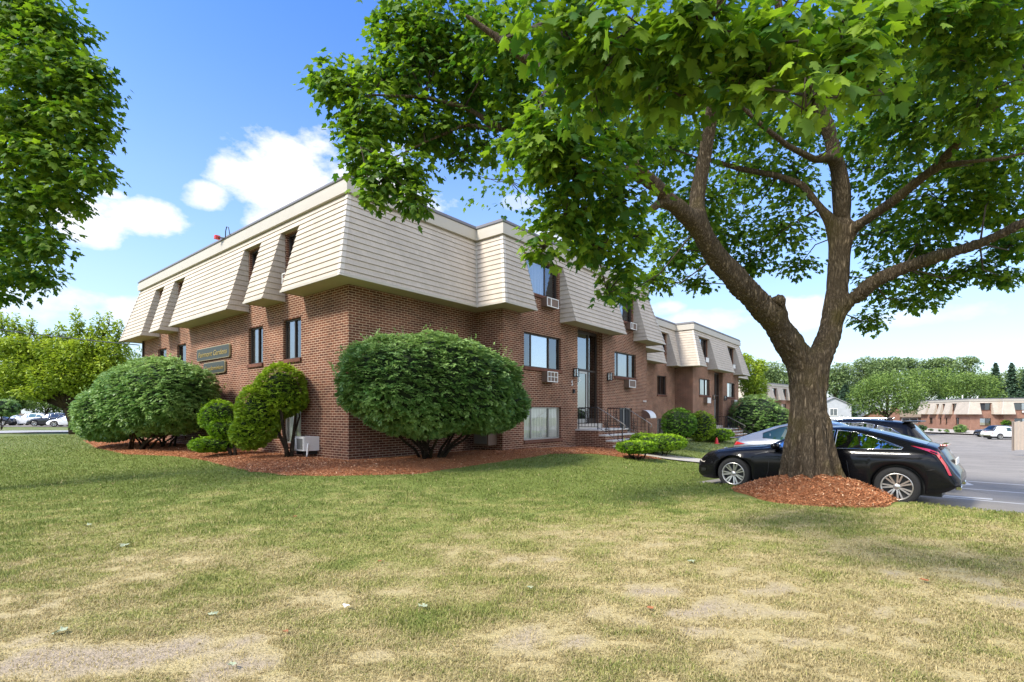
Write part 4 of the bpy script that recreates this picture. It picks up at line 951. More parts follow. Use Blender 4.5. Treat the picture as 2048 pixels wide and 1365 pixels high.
LIMBS = [[(p, r * (.86 if p[2] > .9 else .95)) for p, r in b] for b in LIMBS]
trunk = skin_tree('trunk', LIMBS, M['bark'], maple, MAPLE, sub=5)
def buttress(me, n=9, top=1.9, ph=.7):
    # old wood: long folds that run up from the root flare
    for v in me.vertices:
        r = math.hypot(v.co.x, v.co.y); h = v.co.z
        if h < top and r < 1.1:
            a = math.atan2(v.co.y, v.co.x); k = max(0, 1 - max(0, h - .1) / (top - .1)) ** 1.3
            f = 1 + k * (.17 * math.sin(n * a + ph + 1.2 * h) + .07 * math.sin((n * 2 + 1) * a - 1.7 * h + 2)) + .03 * math.sin(17 * a + 2 * h)
            v.co.x *= f; v.co.y *= f
buttress(trunk.data)
def furrows(me, amp=.032):
    n = len(me.vertices); co = np.empty(n * 3, np.float32); me.vertices.foreach_get('co', co); co = co.reshape(-1, 3).astype(float); no = np.empty(n * 3, np.float32); me.vertices.foreach_get('normal', no); no = no.reshape(-1, 3)
    x, y, z = co.T; wx = x + .05 * np.sin(3 * z + 2 * y); wy = y + .05 * np.cos(2.6 * z)
    r1 = 1 - np.abs(2 * vnoise3(wx * 17, wy * 17, z * 2.3, 3) - 1); r2 = 1 - np.abs(2 * vnoise3(wx * 38, wy * 38, z * 5.5, 9) - 1); lump = vnoise3(x * 3, y * 3, z * 2, 5) - .5
    f = amp * ((1 - r1 ** 1.5) * 1.0 + (1 - r2 ** 1.5) * .45 - .7) * ss(6.0, 2.5, z) + .05 * lump * ss(5.5, 3.0, z)
    co = co + no * f[:, None]; me.vertices.foreach_set('co', co.astype(np.float32).ravel()); me.update()
furrows(trunk.data)
mb = MB()
sk = at(1556, 612, 9.15)
def maple_crown(parent, B, blobs, leaf=.115, name='crown', twigs=True, mat=None, limbs=None, twig_mat=None, sprays=5):
    B = np.array(B); parts = []; tw = MB(); pts = np.array([list(p) for b in limbs for p, r in b]) if limbs else None
    for bi, (c, r, n) in enumerate(blobs):
        c = np.array(c); r = np.array(r); ns = max(3, n // sprays)
        d = sph(ns) * (rng.random((ns, 1)) ** .45); sp = c + d * r; out = nrm(d * np.array([1, 1, .3]) + .001)
        k = sprays; off = rng.normal(0, 1, (ns, k, 3)) * np.array([.5, .5, .35]) * leaf * 1.7
        p = (sp[:, None] + off).reshape(-1, 3); m = len(p)
        o2 = nrm(np.repeat(out, k, 0) + off.reshape(-1, 3) / leaf * .6)
        ax = nrm(o2 * .8 + np.array([0, 0, -.55]) + rng.normal(0, .3, (m, 3)))
        nn = nrm(np.array([0, 0, .9]) + o2 * .55 + rng.normal(0, .33, (m, 3)))
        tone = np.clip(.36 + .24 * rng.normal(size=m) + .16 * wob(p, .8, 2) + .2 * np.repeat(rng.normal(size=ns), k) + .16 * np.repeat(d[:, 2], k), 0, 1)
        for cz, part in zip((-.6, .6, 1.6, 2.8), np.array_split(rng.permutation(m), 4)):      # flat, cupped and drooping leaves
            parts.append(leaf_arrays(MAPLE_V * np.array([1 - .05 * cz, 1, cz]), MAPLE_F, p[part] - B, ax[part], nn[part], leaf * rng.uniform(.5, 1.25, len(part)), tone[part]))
        if twigs and pts is not None:
            j = np.argmin(((pts - c) ** 2).sum(1)); a = pts[j]
            if np.linalg.norm(a - c) < 4:
                mid = (a + c) / 2 + rng.normal(0, .12, 3); tw.tube([a - B, mid - B, c - B], [.015, .011, .007], 5)
            for q in range(min(7, ns)): tw.tube([c - B, (c + sp[q]) / 2 - B + rng.normal(0, .05, 3), sp[q] - B], [.010, .007, .003], 4)
    leaf_mesh(name, parts, mat or M['maple_leaf'], parent)
    if twigs and tw.v: tw.build('twigs', twig_mat or M['twig'], parent)
def PB(px, py, d, rx, ry, n, rd=None):
    k = d / F; return (A3(px, py, d), (rx * k, rd or (rx + ry) / 2 * k * 1.1, ry * k), n)
near = [PB(1120, 70, 3.5, 110, 90, 190), PB(1250, 90, 3.3, 110, 100, 210), PB(1400, 80, 3.1, 120, 90, 210), PB(1550, 110, 3.1, 110, 100, 200), PB(1680, 140, 3.1, 80, 80, 120), PB(1630, 215, 2.9, 60, 35, 34), PB(1190, 180, 3.7, 80, 80, 150), PB(1330, 190, 3.4, 80, 60, 110), PB(1480, 200, 3.3, 80, 50, 90), PB(1720, 60, 3.3, 90, 70, 120), PB(1750, 195, 3.3, 40, 30, 22)]
mid = [PB(1120, 250, 4.7, 80, 60, 220), PB(1090, 320, 4.9, 65, 50, 190), PB(1160, 340, 4.9, 90, 60, 260), PB(1250, 270, 5.2, 80, 70, 260), PB(1220, 400, 5.4, 90, 55, 280), PB(1130, 430, 5.2, 70, 40, 170), PB(1090, 495, 5.2, 38, 22, 60), PB(1190, 490, 5.5, 70, 40, 170), PB(1250, 545, 5.8, 45, 30, 90), PB(1215, 585, 5.7, 22, 14, 24), PB(1265, 475, 6.0, 40, 40, 110)]
near = [((c[0], c[1], c[2] + 22 * c[1] / F), r, n) for c, r, n in near]
left = [PB(685, 175, 7.0, 58, 45, 220), PB(650, 165, 7.0, 32, 25, 60), PB(760, 230, 7.0, 80, 60, 420), PB(745, 140, 7.2, 45, 30, 110), PB(835, 130, 7.1, 85, 75, 520), PB(810, 40, 7.1, 70, 55, 330), PB(905, 60, 7.0, 100, 70, 560), PB(1010, 80, 6.4, 90, 90, 480), PB(950, 170, 7.2, 100, 70, 560), PB(870, 260, 7.2, 80, 45, 380), PB(725, 310, 6.8, 42, 38, 190), PB(760, 365, 6.7, 36, 34, 130), PB(745, 395, 6.6, 22, 16, 40), PB(810, 340, 6.8, 55, 30, 190), PB(832, 400, 6.7, 36, 32, 120), PB(965, 290, 7.4, 60, 26, 120), PB(925, 325, 7.3, 40, 18, 60), PB(1040, 200, 6.8, 70, 60, 320), PB(1040, 290, 6.6, 50, 24, 90), PB(770, 85, 7.2, 30, 24, 50), PB(700, 260, 7.0, 30, 30, 90)]
back = [PB(1400, 400, 9.2, 90, 60, 520), PB(1350, 500, 9.7, 70, 42, 380), PB(1310, 560, 9.6, 45, 24, 150), PB(1250, 590, 9.0, 40, 22, 110), PB(1450, 470, 10.2, 75, 45, 420), PB(1500, 525, 10.6, 60, 28, 260), PB(1400, 565, 10.0, 40, 18, 110), PB(1560, 450, 10.4, 80, 60, 460), PB(1600, 530, 10.6, 45, 20, 130), PB(1590, 350, 10.4, 90, 60, 460), PB(1500, 330, 10.5, 90, 60, 460), PB(1400, 270, 9.5, 80, 70, 420), PB(1520, 230, 9.5, 90, 70, 460), PB(1620, 240, 10.2, 80, 60, 360), PB(1330, 290, 8.6, 60, 60, 300)]
right = [PB(1780, 330, 8.6, 90, 80, 520), PB(1880, 400, 7.9, 100, 60, 520), PB(1980, 400, 7.6, 80, 60, 420), PB(1960, 300, 7.2, 100, 60, 460), PB(2020, 490, 8.0, 50, 30, 180), PB(1780, 460, 9.2, 75, 60, 420), PB(1840, 500, 8.6, 70, 40, 300), PB(1760, 560, 9.6, 60, 40, 280), PB(1830, 600, 9.2, 55, 20, 170), PB(1740, 640, 9.8, 40, 22, 120), PB(1860, 565, 8.6, 60, 20, 150), PB(1940, 540, 8.2, 60, 22, 150), PB(2010, 555, 8.2, 45, 18, 100), PB(1850, 240, 6.6, 90, 70, 400), PB(1960, 190, 5.8, 100, 70, 360), PB(1800, 180, 6.4, 80, 60, 300), PB(1890, 100, 4.8, 100, 70, 280), PB(1990, 80, 4.8, 80, 80, 240), PB(1820, 40, 4.4, 90, 50, 200), PB(1950, 20, 4.4, 90, 40, 180), PB(2100, 250, 6.6, 80, 120, 300), PB(2100, 420, 7.2, 60, 80, 240), PB(1740, 250, 8.4, 60, 60, 260)]
right = [((c[0] * 1.12, c[1] * 1.12, EYE + (c[2] - EYE) * 1.12) if c[2] < 5.5 else c, tuple(q * 1.12 for q in r), n) for c, r, n in right]
topb = []
for k in range(34):
    an = rng.uniform(0, 6.28); rr = rng.uniform(.5, 5.4); z = rng.uniform(7.0, 11.0) - rr * .35
    topb.append(((mt.x - 1.0 + math.cos(an) * rr, mt.y - 1.5 + math.sin(an) * rr * .95, z), (1.2, 1.2, .7), 230))
def more(l, k): return [(c, r, int(n * k)) for c, r, n in l]
maple_crown(maple, MAPLE, more(near, 1.6) + more(mid, 1.5) + more(left, 1.75) + more(back, 1.6) + more(right, 1.95) + topb, limbs=LIMBS, leaf=.105)

# bark mound at the foot of the maple
def mound(name, c, rx, ry, h, label, n=9000):
    nu, nr = 72, 16; a, q = np.meshgrid(np.linspace(0, 2 * math.pi, nu, endpoint=False), np.linspace(0, 1, nr)); a = a.ravel(); q = q.ravel()
    def surf(a, q):
        e = 1 + .07 * np.sin(3 * a + 1) + .05 * np.sin(5 * a + 2); x = c[0] + np.cos(a) * rx * q * e; y = c[1] + np.sin(a) * ry * q * e
        z = gz(x, y) + h * (1 - q ** 1.7) * (1 + .2 * (fbm(x * 4, y * 4, 8, 3) - .5)) + .012; return x, y, np.where(q > .995, z - .06, z)
    x, y, z = surf(a, q); i = (np.arange(nr - 1)[:, None] * nu + np.arange(nu)[None]).ravel(); j = (np.arange(nr - 1)[:, None] * nu + (np.arange(nu)[None] + 1) % nu).ravel()
    o = np_mesh(name, np.stack([x, y, z], 1), np.full(len(i), 4), np.stack([i, j, j + nu, i + nu], 1).ravel(), M['mulch'], smooth=True); tagit(o, label, kind='structure')
    a = rng.uniform(0, 6.28, n); q = np.sqrt(rng.random(n)) * .98; x, y, z = surf(a, q); chips('bark_chips', x, y, z + .01, 'loose bark chips on the tree mound')
mound('bark_mound', (mt.x + .02, mt.y - .25), 1.42, 1.22, .40, 'round mound of red bark under the maple', 12000)

# left maple: its trunk stands outside the photograph
lx, ly = -11.6, 9.6; LM = (lx, ly, float(gz(lx, ly)))
maple2 = thing('maple_tree', 'dense green maple reaching in from the left edge above the lawn', 'tree', LM)
def V3(x, y, z): return Vector((x, y, z))
LIMB2 = [[(V3(lx, ly, LM[2] - .1), .32), (V3(lx, ly, 1.2), .25), (V3(lx + .1, ly, 2.6), .24), (V3(lx + .4, ly, 4.2), .2), (V3(lx + .5, ly, 6), .15), (V3(lx + .5, ly, 8), .08)],
         [(V3(lx + .1, ly, 2.6), .24), (V3(lx + 1.2, ly - .3, 3.6), .12), (V3(lx + 2.4, ly - .4, 4.2), .07)], [(V3(lx + .4, ly, 4.2), .2), (V3(lx + 1.6, ly - .5, 5.2), .1), (V3(lx + 3, ly - .6, 5.8), .05)],
         [(V3(lx + .5, ly, 6), .15), (V3(lx + 1.5, ly - .4, 7), .08), (V3(lx + 2.6, ly - .5, 7.5), .04)], [(V3(lx + .1, ly, 2.6), .24), (V3(lx - 1.3, ly + .4, 4.2), .1)], [(V3(lx + .5, ly, 6), .15), (V3(lx - .8, ly + .3, 7.4), .07)]]
skin_tree('trunk', LIMB2, M['bark'], maple2, LM, sub=1)
bl2 = [PB(40, 60, 8.8, 90, 80, 800), PB(120, 60, 8.6, 55, 45, 300), PB(90, 150, 8.5, 90, 60, 700), PB(170, 165, 8.5, 50, 38, 260), PB(205, 200, 8.4, 24, 26, 70), PB(60, 230, 8.7, 90, 60, 700), PB(150, 245, 8.5, 70, 40, 380), PB(30, 300, 9, 80, 60, 620), PB(120, 320, 8.7, 80, 45, 480), PB(190, 345, 8.5, 32, 30, 130), PB(200, 280, 8.5, 22, 22, 60), PB(60, 390, 9, 90, 50, 560), PB(140, 395, 8.8, 45, 30, 180), PB(40, 470, 9.2, 80, 50, 460), PB(100, 490, 9.0, 34, 36, 130), PB(40, 545, 9.2, 70, 36, 300), PB(95, 560, 9.1, 30, 18, 70), PB(5, 585, 9.3, 25, 22, 70), PB(60, 5, 8.6, 50, 40, 260), PB(130, 115, 8.5, 45, 25, 150), PB(195, 140, 8.4, 28, 18, 50)]
for k in range(24):
    an = rng.uniform(0, 6.28); rr = rng.uniform(.3, 2.6); bl2.append(((lx - .2 + math.cos(an) * rr, ly + math.sin(an) * rr, rng.uniform(3.6, 9.0)), (1.0, 1.0, .7), 260))
maple_crown(maple2, LM, more(bl2[:21], 1.6) + bl2[21:], limbs=LIMB2, leaf=.118, twigs=False)

def bg_tree(name, label, px, d, blobs, mat, leaf, per, base_y=None, lean=0.0, tr=.2, group=None, cat='tree', bark='bark_dark', droop=.1):
    """blobs in pixels (x, y, rx, ry); the tree stands d metres away"""
    x = (px - CX) / F * d; B = np.array((x, d, float(gz(x, d)))); th = thing(name, label, cat, B, 0, group); k = d / F; parts = []
    mb = MB(); crown_c = np.array(A3(*blobs[0][:2], d)) - B
    fork = np.array([lean * .5, 0, max(.5, crown_c[2] * .45)])
    mb.tube([(0, 0, -.3), (lean * .15, 0, fork[2] * .5), fork], [tr * 1.3, tr, tr * .8], 9)
    for bi, (bx, by, rx, ry) in enumerate(blobs):
        dd = d + rng.uniform(-.4, .4) * rx * k; c = np.array(A3(bx, by, dd)); r = np.array([rx * k, (rx + ry) * .5 * k, ry * k])
        n = max(12, int(per * 1.9 * rx * ry / 1000)); dv = sph(n) * (rng.random((n, 1)) ** .38); p = c + dv * r * (1 + .18 * wob(dv * r * 2 / max(.3, rx * k), 1.5, bi)[:, None])
        out = nrm(dv + .001); ax = nrm(out * np.array([1, 1, .5]) + rng.normal(0, .5, (n, 3)) + [0, 0, -droop]); nn = nrm(np.array([0, 0, .8]) + out * .7 + rng.normal(0, .4, (n, 3)))
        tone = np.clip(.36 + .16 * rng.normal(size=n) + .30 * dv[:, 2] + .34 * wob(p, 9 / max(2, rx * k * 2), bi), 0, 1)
        parts.append(leaf_arrays(OVAL_V, OVAL_F, p - B, ax, nn, leaf * rng.uniform(.6, 1.4, n), tone))
        cb = c - B; mb.tube([fork, fork * .45 + cb * .55 + rng.normal(0, .05, 3) * rx * k, cb], [tr * .5, tr * .28, tr * .1], 6)
        for q in range(3): mb.tube([cb, p[q] - B], [tr * .12, tr * .03], 4)
    leaf_mesh('crown', parts, mat, th); mb.build('trunk', M[bark], th); return th
# left background
bg_tree('thorn_tree', 'airy yellow green tree by the street, left of the long shrub', 150, 31.5,
        [(120, 755, 60, 34), (60, 730, 52, 40), (15, 765, 52, 36), (190, 745, 50, 38), (110, 700, 44, 24), (228, 705, 28, 36), (250, 760, 28, 36), (40, 690, 38, 20), (178, 695, 34, 24), (80, 785, 50, 18), (20, 700, 34, 24), (-40, 740, 60, 50), (160, 775, 34, 20), (152, 650, 5, 40), (160, 660, 5, 24), (196, 660, 5, 34), (207, 668, 6, 24), (218, 650, 4, 28), (30, 655, 6, 30), (44, 668, 7, 18), (62, 660, 5, 28), (238, 668, 6, 30), (120, 672, 6, 26), (98, 676, 6, 20), (5, 655, 10, 30), (180, 672, 8, 20), (85, 680, 9, 16), (140, 680, 10, 16), (150, 715, 50, 30), (75, 715, 40, 24), (215, 740, 34, 30)], M['thorn_leaf'], .19, 760, lean=-1.0, tr=.24)
for i, (px, d, bl, lab) in enumerate([(-60, 88, [(-60, 770, 60, 50)], ''), (20, 90, [(20, 775, 50, 40), (40, 800, 30, 20)], ''), (85, 86, [(85, 800, 32, 30), (70, 780, 30, 30)], ''), (140, 84, [(140, 805, 36, 28), (160, 790, 30, 26)], ''), (215, 92, [(215, 780, 45, 45)], ''), (275, 90, [(275, 760, 40, 60), (255, 800, 30, 30)], '')]):
    pass

# ================================================================== BACKGROUND TREES
for px, d, bl, lab in [
    (-70, 84, [(-70, 770, 60, 50), (-20, 790, 40, 30)], 'dense tree behind the stockade fence at the left border'),
    (38, 92, [(30, 785, 50, 34), (60, 800, 34, 22), (10, 800, 30, 22)], 'dark tree behind the parked white cars'),
    (92, 88, [(88, 806, 30, 24), (110, 792, 26, 24)], 'small bushy tree over the roof of the silver car'),
    (140, 90, [(138, 806, 32, 26), (160, 790, 34, 28)], 'bushy tree behind the lean trunk of the thorn tree'),
    (205, 96, [(205, 775, 42, 46), (180, 800, 30, 30)], 'tall tree behind the thorn tree crown'),
    (268, 94, [(262, 752, 34, 62), (290, 790, 34, 40), (245, 800, 25, 30)], 'green tree seen just left of the brick corner')]:
    bg_tree('background_tree', lab, px, d, bl, M['far_leaf'], .42, 900, tr=.3, group='trees behind the far car park')
shrub('clipped_bush', 'dark green clipped bush at the left border by the fence', [(A3(0, 816, 44), (1.4, 1.2, .75), 2.2)], M['euonymus'], .16, 170, (A3(0, 816, 44)[0], 44, float(gz(A3(0, 816, 44)[0], 44))), stems=4, stem_r=.04)
# right background
bg_tree('round_tree', 'round light green tree between the far houses', 1774, 84, [(1770, 790, 62, 44), (1730, 800, 34, 32), (1815, 795, 34, 36), (1775, 765, 40, 24), (1745, 778, 32, 24)], M['far_leaf'], .30, 1000, tr=.38)
bg_tree('round_tree', 'bright broad tree behind and right of the round light green tree', 1829, 118, [(1835, 775, 34, 26), (1860, 765, 40, 26), (1885, 748, 38, 14), (1830, 750, 30, 14), (1885, 775, 30, 22), (1815, 795, 26, 22), (1845, 795, 24, 20)], M['far_leaf'], .36, 950, tr=.42)
bg_tree('round_tree', 'broad tree over the left end of the far brick building', 1950, 112, [(1950, 775, 50, 26), (1930, 758, 34, 14), (1975, 765, 26, 16), (1985, 790, 26, 14), (1910, 785, 26, 20)], M['far_leaf'], .38, 950, tr=.4)
bg_tree('street_tree', 'bright green tree over the big dark shrub at the end of the second house', 1502, 46, [(1498, 750, 24, 38), (1510, 775, 26, 28), (1490, 720, 14, 14), (1520, 735, 14, 18), (1505, 800, 22, 16)], M['thorn_leaf'], .2, 1500, tr=.18)
wood = [(1668, 150, [(1672, 765, 28, 26), (1680, 745, 26, 20), (1690, 790, 30, 26)]), (1720, 155, [(1718, 745, 34, 24), (1735, 730, 28, 16), (1715, 775, 34, 22)]), (1775, 150, [(1770, 740, 36, 24), (1785, 728, 26, 14), (1760, 755, 30, 20)]), (1830, 158, [(1825, 735, 26, 18), (1815, 725, 18, 10), (1835, 760, 34, 24)]), (1880, 150, [(1880, 735, 32, 18), (1865, 728, 22, 12), (1890, 722, 18, 8), (1885, 765, 34, 24)]), (1930, 155, [(1925, 735, 30, 22), (1940, 722, 16, 10), (1930, 770, 36, 26)]), (1550, 150, [(1545, 745, 30, 22), (1560, 765, 36, 22), (1530, 755, 20, 20)]), (1620, 155, [(1600, 760, 34, 24), (1640, 760, 34, 24)]), (2040, 160, [(2040, 765, 40, 30), (2075, 760, 40, 30)]), (1965, 165, [(1965, 765, 30, 26), (1990, 775, 30, 26)])]
wl = ['wood tree at the left edge of the wood, right of the maple trunk', 'wood tree with a high crown left of the round tree', 'tallest wood tree straight over the round light green tree', 'wood tree between the two tall crowns', 'wood tree with feathery top over the bright broad tree', 'wood tree just left of the conifers', 'wood tree seen left of the maple trunk', 'wood tree hidden mostly by the maple trunk', 'wood tree at the right border behind the conifers', 'dark wood tree behind the conifers']
for (px, d, bl), lab in zip(wood, wl): bg_tree('wood_tree', lab, px, d, bl, M['wood_leaf'], .62, 1300, tr=.4, group='trees of the wood beyond the car park')
def conifer(px, top, d, wpx, label):
    x = (px - CX) / F * d; B = np.array((x, d, float(gz(x, d)))); H = EYE - (top - HY) * d / F - B[2]; th = thing('conifer', label, 'tree', B, 0, 'conifers over the far building'); w = wpx * d / F
    mb = MB(); mb.tube([(0, 0, -.3), (0, 0, H * .5), (0, 0, H * .98)], [.3, .18, .03], 7); mb.build('trunk', M['bark_dark'], th)
    n = 3200; q = rng.random(n) ** .75; a = rng.uniform(0, 6.28, n); tier = np.floor(q * 16) / 16; rr = w * (.08 + q) * (.55 + .45 * rng.random(n)) * (1 - .45 * ((q * 16) % 1 < .35)) * (1 + .25 * np.sin(a * 3 + tier * 40))
    p = np.stack([np.cos(a) * rr, np.sin(a) * rr, H * (1 - q * .9) - .35 * rr], 1); out = np.stack([np.cos(a), np.sin(a), -.35 + 0 * a], 1)
    leaf_mesh('crown', [leaf_arrays(DIA_V, DIA_F, p, nrm(out + rng.normal(0, .25, (n, 3))), nrm(np.array([0, 0, 1.]) + rng.normal(0, .4, (n, 3))), .85 * rng.uniform(.6, 1.3, n), np.clip(.4 + .3 * rng.normal(size=n), 0, 1))], M['conifer_leaf'], th)
conifer(1991, 726, 130, 22, 'left one of the two pointed conifers over the far building'); conifer(2023, 727, 128, 22, 'right one of the two pointed conifers over the far building')
conifer(2052, 738, 126, 20, 'conifer cut by the right border'); conifer(1885, 735, 140, 16, 'conifer half hidden in the wood crowns'); conifer(1690, 770, 120, 26, 'dark conifer right of the maple trunk low down')

# ================================================================== FAR BUILDINGS
def far_house(name_label, org, heading, foot, zb, wins, segs, hips, zroot):
    root = thing('apartment_building', name_label, 'building', (org[0], org[1], zroot), heading); H = House(root, foot, zb, 'brick_far')
    hol = {}
    for e, q, p in wins: hol.setdefault(e, []).append(q)
    H.walls(hol)
    for e, q, p in wins: H.window(e, *q, p)
    for e in range(H.n): H.mansard(e, segs.get(e, [(None, None)]))
    H.hips(hips); H.roof(); return H
fl = 15.3
def pxt(px):  # distance along the far building's left wall for a pixel column
    a = (px - CX) / F; return (a * 92 - 82.6) / (.209 - a * .978)
tt = lambda p0, p1: (fl - pxt(p0), fl - pxt(p1))
wn = []; sg = [(None, tt(1857.5, 0)[0])]; prev = None
slots = [(1857.5, 1862), (1874, 1880), (1886, 1892.5), (1905, 1915.5)]
sl = sorted([(fl - pxt(a), fl - pxt(b)) for a, b in slots]); sg = []
st_ = None
for a, b in sl: sg.append((st_, a)); st_ = b; wn.append((0, (a + .05, b - .05, 5.3, 6.6), [(1.0, 'd')]))
sg.append((st_, None))
for a, b in [(1859, 1865), (1879.5, 1882.5), (1891, 1894.5), (1911.5, 1918)]:
    a, b = fl - pxt(a), fl - pxt(b); wn.append((0, (a, b, 2.75, 3.95), [(.5, 'd'), (.5, 's')]))
wn += [(1, (1.55, 3.25, 2.6, 3.9), [(.5, 'g'), (.5, 'd')]), (1, (1.5, 3.2, 5.35, 6.6), [(.5, 's'), (.5, 'd')]), (3, (1.6, 4.6, 2.7, 3.9), [(.4, 'd'), (.6, 'g')]), (3, (1.5, 4.5, 5.35, 6.6), [(.4, 'd'), (.6, 'g')])]
FAR = far_house('small far brick building with mansard beyond the car park, by the two pickups', (82.6, 92), -math.atan2(.209, .978), [(0, fl), (0, 0), (4.6, 0), (4.6, -.9), (16, -.9), (16, fl)], 1.2, wn,
          {0: sg, 1: [(None, 1.45), (3.3, None)], 3: [(None, 1.4), (4.6, None)]}, [0, 1, 2, 3], -3.44)
FAR.ac(3, 2.6, 3.4, 4.9, 5.25, 2)
for k, (px, hh) in enumerate([(1876, .5), (1906.5, .8), (1935.5, .45)]):
    a = fl - pxt(px); mb = MB(); p = FAR.p(0, a, -1.5, 7.4); mb.tube([(p.x, p.y, 7.3), (p.x, p.y, 7.4 + hh)], .09, 8); mb.build('vent_pipe', M['white_metal'], FAR.root)
wn = [(0, (4.6, 6.4, 5.3, 6.6), [(.5, 'd'), (.5, 'd')])]
WF = []
for a in (1.5, 5.5, 9.5, 13.5, 19, 23): WF += [(1, (a, a + 1.9, 2.9, 4.0), [(.5, 'g'), (.5, 'd')]), (1, (a + .1, a + 1.8, 5.35, 6.6), [(.6, 'g'), (.4, 's')])]
far_house('far brick and mansard building glimpsed on both sides of the maple trunk', (36.8, 80.5), math.atan2(.64, .76), [(0, 10), (0, 0), (31.6, 0), (31.6, 10)], -2, WF,
          {1: [(None, 1.5), (3.4, 5.5), (7.4, 9.5), (11.4, 13.5), (15.4, 19.0), (20.9, 23.0), (24.9, None)]}, [1, 2], -1.0)
M['siding'] = brick_mat('siding', (.42, .44, .46), (.40, .42, .44), (.25, .26, .28), bw=6, rh=.16, ms=.008, stain=.1)
M['roof_shingle'] = simple('roof_shingle', (.30, .30, .31), .9, var=.2, scale=4); M['roof_brown'] = simple('roof_brown', (.20, .15, .10), .9, var=.2, scale=4)
def cottage(label, px, base, d, w, dep, hw, hr, wall, roof, heading=0.0, gable_front=True, wins=()):
    p = at(px, base, d); th = thing('house', label, 'house', (p.x, p.y, p.z), heading); mb = MB()
    x0, x1 = -w / 2, w / 2
    if gable_front: prof = [(x0, -2), (x1, -2), (x1, hw), (0, hr), (x0, hw)]; mb.prism(prof, 0, dep)
    else: mb.box(x0, x1, 0, dep, -2, hw); mb.add([(x0, 0, hw), (x0, dep, hw), (x0, dep / 2, hr), (x1, 0, hw), (x1, dep, hw), (x1, dep / 2, hr)], [(0, 2, 1), (3, 4, 5)])
    mb.build('wall', M[wall], th); mb = MB(); o = .35; tk = .12
    if gable_front:
        for sg_ in (-1, 1):
            s_ = (hr - hw) / (w / 2); e = sg_ * (w / 2 + o); ze = hw - s_ * o
            mb.prism([(0, hr + .02), (e, ze + .02), (e, ze + tk + .02), (0, hr + tk + .02)], -o, dep + o)
    else:
        s_ = (hr - hw) / (dep / 2); ze = hw - s_ * o
        for y0, y1, z0, z1 in ((-o, dep / 2, ze, hr), (dep + o, dep / 2, ze, hr)):
            mb.add([(x0 - o, y0, z0 + .02), (x1 + o, y0, z0 + .02), (x1 + o, y1, z1 + .02), (x0 - o, y1, z1 + .02), (x0 - o, y0, z0 + .14), (x1 + o, y0, z0 + .14), (x1 + o, y1, z1 + .14), (x0 - o, y1, z1 + .14)], [(0, 1, 2, 3), (4, 5, 6, 7), (0, 1, 5, 4), (1, 2, 6, 5), (2, 3, 7, 6), (3, 0, 4, 7)])
    mb.build('roof', M[roof], th)
    for (a, b, c, e) in wins:
        mb = MB(); mb.box(a - .1, b + .1, -.05, .03, c - .1, e + .1); mb.box((a + b) / 2 - .04, (a + b) / 2 + .04, -.09, -.05, c, e); wd = mb.build('window', M['white_paint'], th)
        mb = MB(); mb.quad((a, -.07, c), (b, -.07, c), (b, -.07, e), (a, -.07, e)); mb.build('pane', M['glass_dark'], wd)
    return th
cottage('grey gabled house just right of the maple trunk', 1668, 838, 118, 7, 9, 3.1, 4.9, 'siding', 'roof_shingle', -.3, True, [(-.8, .6, .8, 2.3)])
cottage('pale grey house behind the round light green tree', 1712, 840, 126, 9, 9, 3.6, 5.2, 'siding', 'roof_shingle', .5, True, [(-1.5, -.5, 1, 2.2), (1.2, 2.2, 1, 2.2)])
cottage('low brick house with brown roof behind the second tree', 1826, 849, 112, 10.5, 8, 1.6, 3.0, 'brick_far', 'roof_brown', 0, False, [(-2.4, .9, .35, 1.3)])
mb = MB(); p = at(1790, 842, 108); mb.box(p.x - .7, p.x + .7, p.y - .4, p.y + .4, p.z - 1.5, p.z + 2.9); mb.box(p.x - .8, p.x + .8, p.y - .5, p.y + .5, p.z + 2.9, p.z + 3.1)
tagit(mb.build('brick_pillar', M['brick_far']), 'red brick pillar left of the low brick house', 'pillar')
for px, py, d, r, lab in [(1844, 856, 88, .9, 'grass clump at the left end of the far brick wall'), (1921, 858, 88, 1.3, 'wide grass clump at the corner of the far brick building'), (1862, 860, 89, .35, 'tiny low plant, left one along the far brick wall'), (1879, 861, 89, .3, 'tiny low plant, middle one along the far brick wall'), (1893, 861, 89, .45, 'low plant, right one along the far brick wall'), (2012, 846, 90, .9, 'round shrub behind the black pickup')]:
    shrub('low_shrub', lab, [(A3(px, py, d), (r, r * .7, r * .5), 2.1)], M['yew_dark'] if px > 2000 else M['euonymus'], .22, 90, A3(px, py + r * 5, d), stems=2, stem_r=.02)
p0, p1 = at(1838, 858, 90), at(1968, 868, 84)
mb = MB(); mb.quad(Vector((74.5, 92, -2.02)), Vector((77.5, 81, -2.10)), Vector((82.3, 90, -1.72)), Vector((85, 106, -1.62))); tagit(mb.build('gravel_bed', M['concrete']), 'pale gravel strip along the far brick wall', kind='structure')

